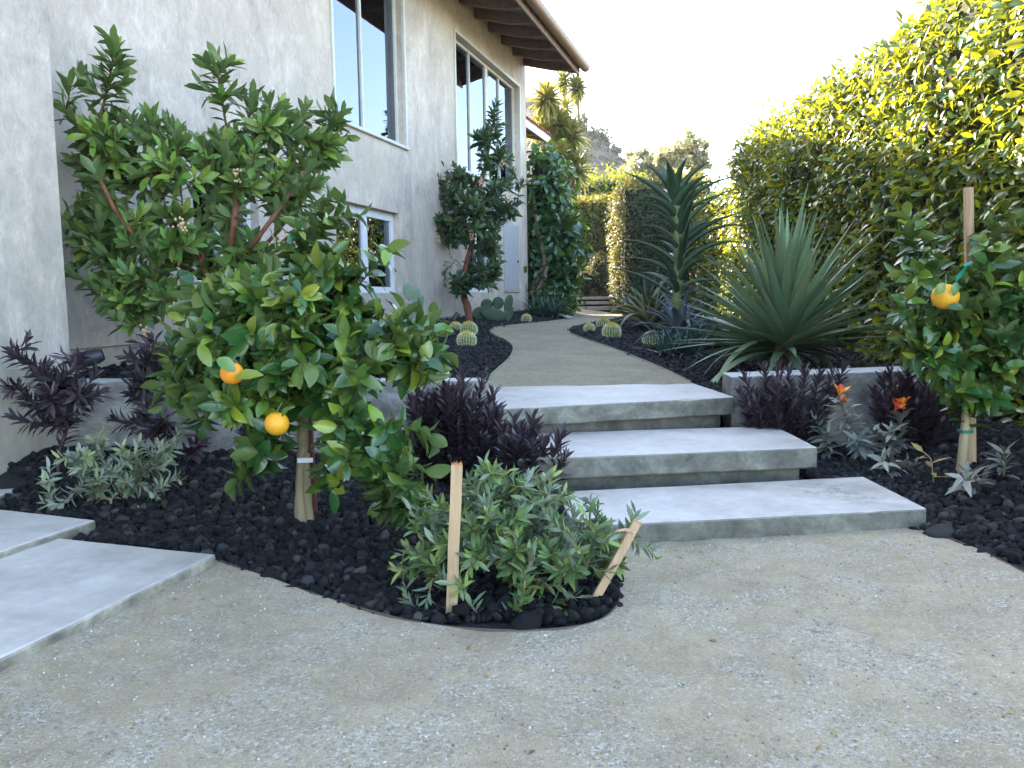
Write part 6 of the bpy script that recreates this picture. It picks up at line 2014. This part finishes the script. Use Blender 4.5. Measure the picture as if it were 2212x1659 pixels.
for j in range(rows - 1):
    for i in range(cols - 1): fs_.append((j * cols + i, j * cols + i + 1, (j + 1) * cols + i + 1, (j + 1) * cols + i))
tag(link('hill', mk('hill', vs_, fs_, MT['hill'], True)), kind='structure')
hv = np.array(vs_)
px_, py_, w_ = project(hv)
cand = np.nonzero((hv[:, 1] > 78) & (hv[:, 1] < HY + 3) & (px_ > 1150) & (px_ < 1520))[0]
lv = Leaves()
for i in rng.choice(cand, 260):
    c_ = hv[i] + rng.normal(size=3) * np.array([.8, .8, .1])
    s_ = rng.uniform(.35, 1.0)
    m_ = 26
    v_ = rng.normal(size=(m_, 3)); v_ /= np.linalg.norm(v_, axis=1)[:, None]; v_[:, 2] = np.abs(v_[:, 2])
    surf_leaves(lv, c_ + v_ * s_ * np.array([1.2, 1.2, .8]), v_, BK_hill, .6, .15, (.35, .7), 0, .4)
P_, R_, q_ = lv.arrays()
vv, ff = join_inst(BK_hill['V'], BK_hill['F'], q_, R_, P_)
tag(link('hillside_scrub', np_mesh('hillside_scrub', vv, ff, MT['L_hill'], np.repeat(BK_hill['t'][q_], BK_hill['V'].shape[1]))), kind='stuff')
for lab, balls in (('rounded dark tree highest on the hill, touching the palm lilies', [(1252, 262, 16, 14), (1262, 250, 10, 9), (1243, 275, 12, 9)]),
                   ('broad tree in the middle of the hill crest', [(1297, 290, 18, 16), (1287, 282, 12, 11), (1308, 302, 14, 11)]),
                   ('small round tree lowest on the hill crest', [(1332, 316, 12, 10), (1325, 324, 9, 7)]),
                   ('low scrub at the foot of the hill crest', [(1365, 352, 18, 8), (1350, 345, 12, 6)])):
    bush('hill_tree', lab, 'tree', [ball(a, b_ + 9, c_, d_, HY - 2, c_ * HY / F * .8) for a, b_, c_, d_ in balls], 5.5, BK_hill, MT['L_hill'], .6, .25, .4, (.6, 1.0), group='trees on the hill', core=.8)

# ------------------------------------------------------------------ litter on the ground
lv = Leaves()
BK_lit = leaf_bank(.045, .018, 'ell', 3, (0, .5, .9), 3, .5, .9, .1, 61)
for i in range(46):
    x, y = random.uniform(150, 2200), random.uniform(1060, 1640)
    p = G(x, y, 0.0)
    gz_ = zgravel(p.x, p.y) + .006
    if not inpoly(np.array([p.x]), np.array([p.y]), [(q.x, q.y) for q in edge_ring])[0]: gz_ = zlow(p.x, p.y) + .035
    if any(inpoly(np.array([p.x]), np.array([p.y]), b_)[0] for b_ in BLOCKERS): continue
    lv.add((p.x, p.y, gz_), Vector((random.uniform(-1, 1), random.uniform(-1, 1), .1)), Vector((random.uniform(-.4, .4), random.uniform(-.4, .4), 1)), random.uniform(.4, 1.1), random.randrange(9))
P_, R_, v_ = lv.arrays()
vv, ff = join_inst(BK_lit['V'], BK_lit['F'], v_, R_, P_)
tag(link('leaf_litter', np_mesh('leaf_litter', vv, ff, MT['L_dry'], np.repeat(BK_lit['t'][v_], BK_lit['V'].shape[1]))), kind='stuff')

# ------------------------------------------------------------------ air
hm = bpy.data.materials.new('haze_air')
hm.use_nodes = True
nt = hm.node_tree
nt.nodes.remove(nt.nodes['Principled BSDF'])
pv = nt.nodes.new('ShaderNodeVolumePrincipled')
pv.inputs['Color'].default_value = (0.93, 0.95, 1, 1)
pv.inputs['Density'].default_value = 0.00045
pv.inputs['Anisotropy'].default_value = 0.0
nt.links.new(pv.outputs[0], nt.nodes['Material Output'].inputs['Volume'])
bm = bmesh.new()
add_hexa(bm, [Vector((x, y, z)) for z in (-1.3, 44.0) for x, y in ((-250, -70), (250, -70), (250, 410), (-250, 410))])
bmesh.ops.recalc_face_normals(bm, faces=list(bm.faces))
tag(link('haze', from_bm('haze', bm, hm)), kind='stuff')
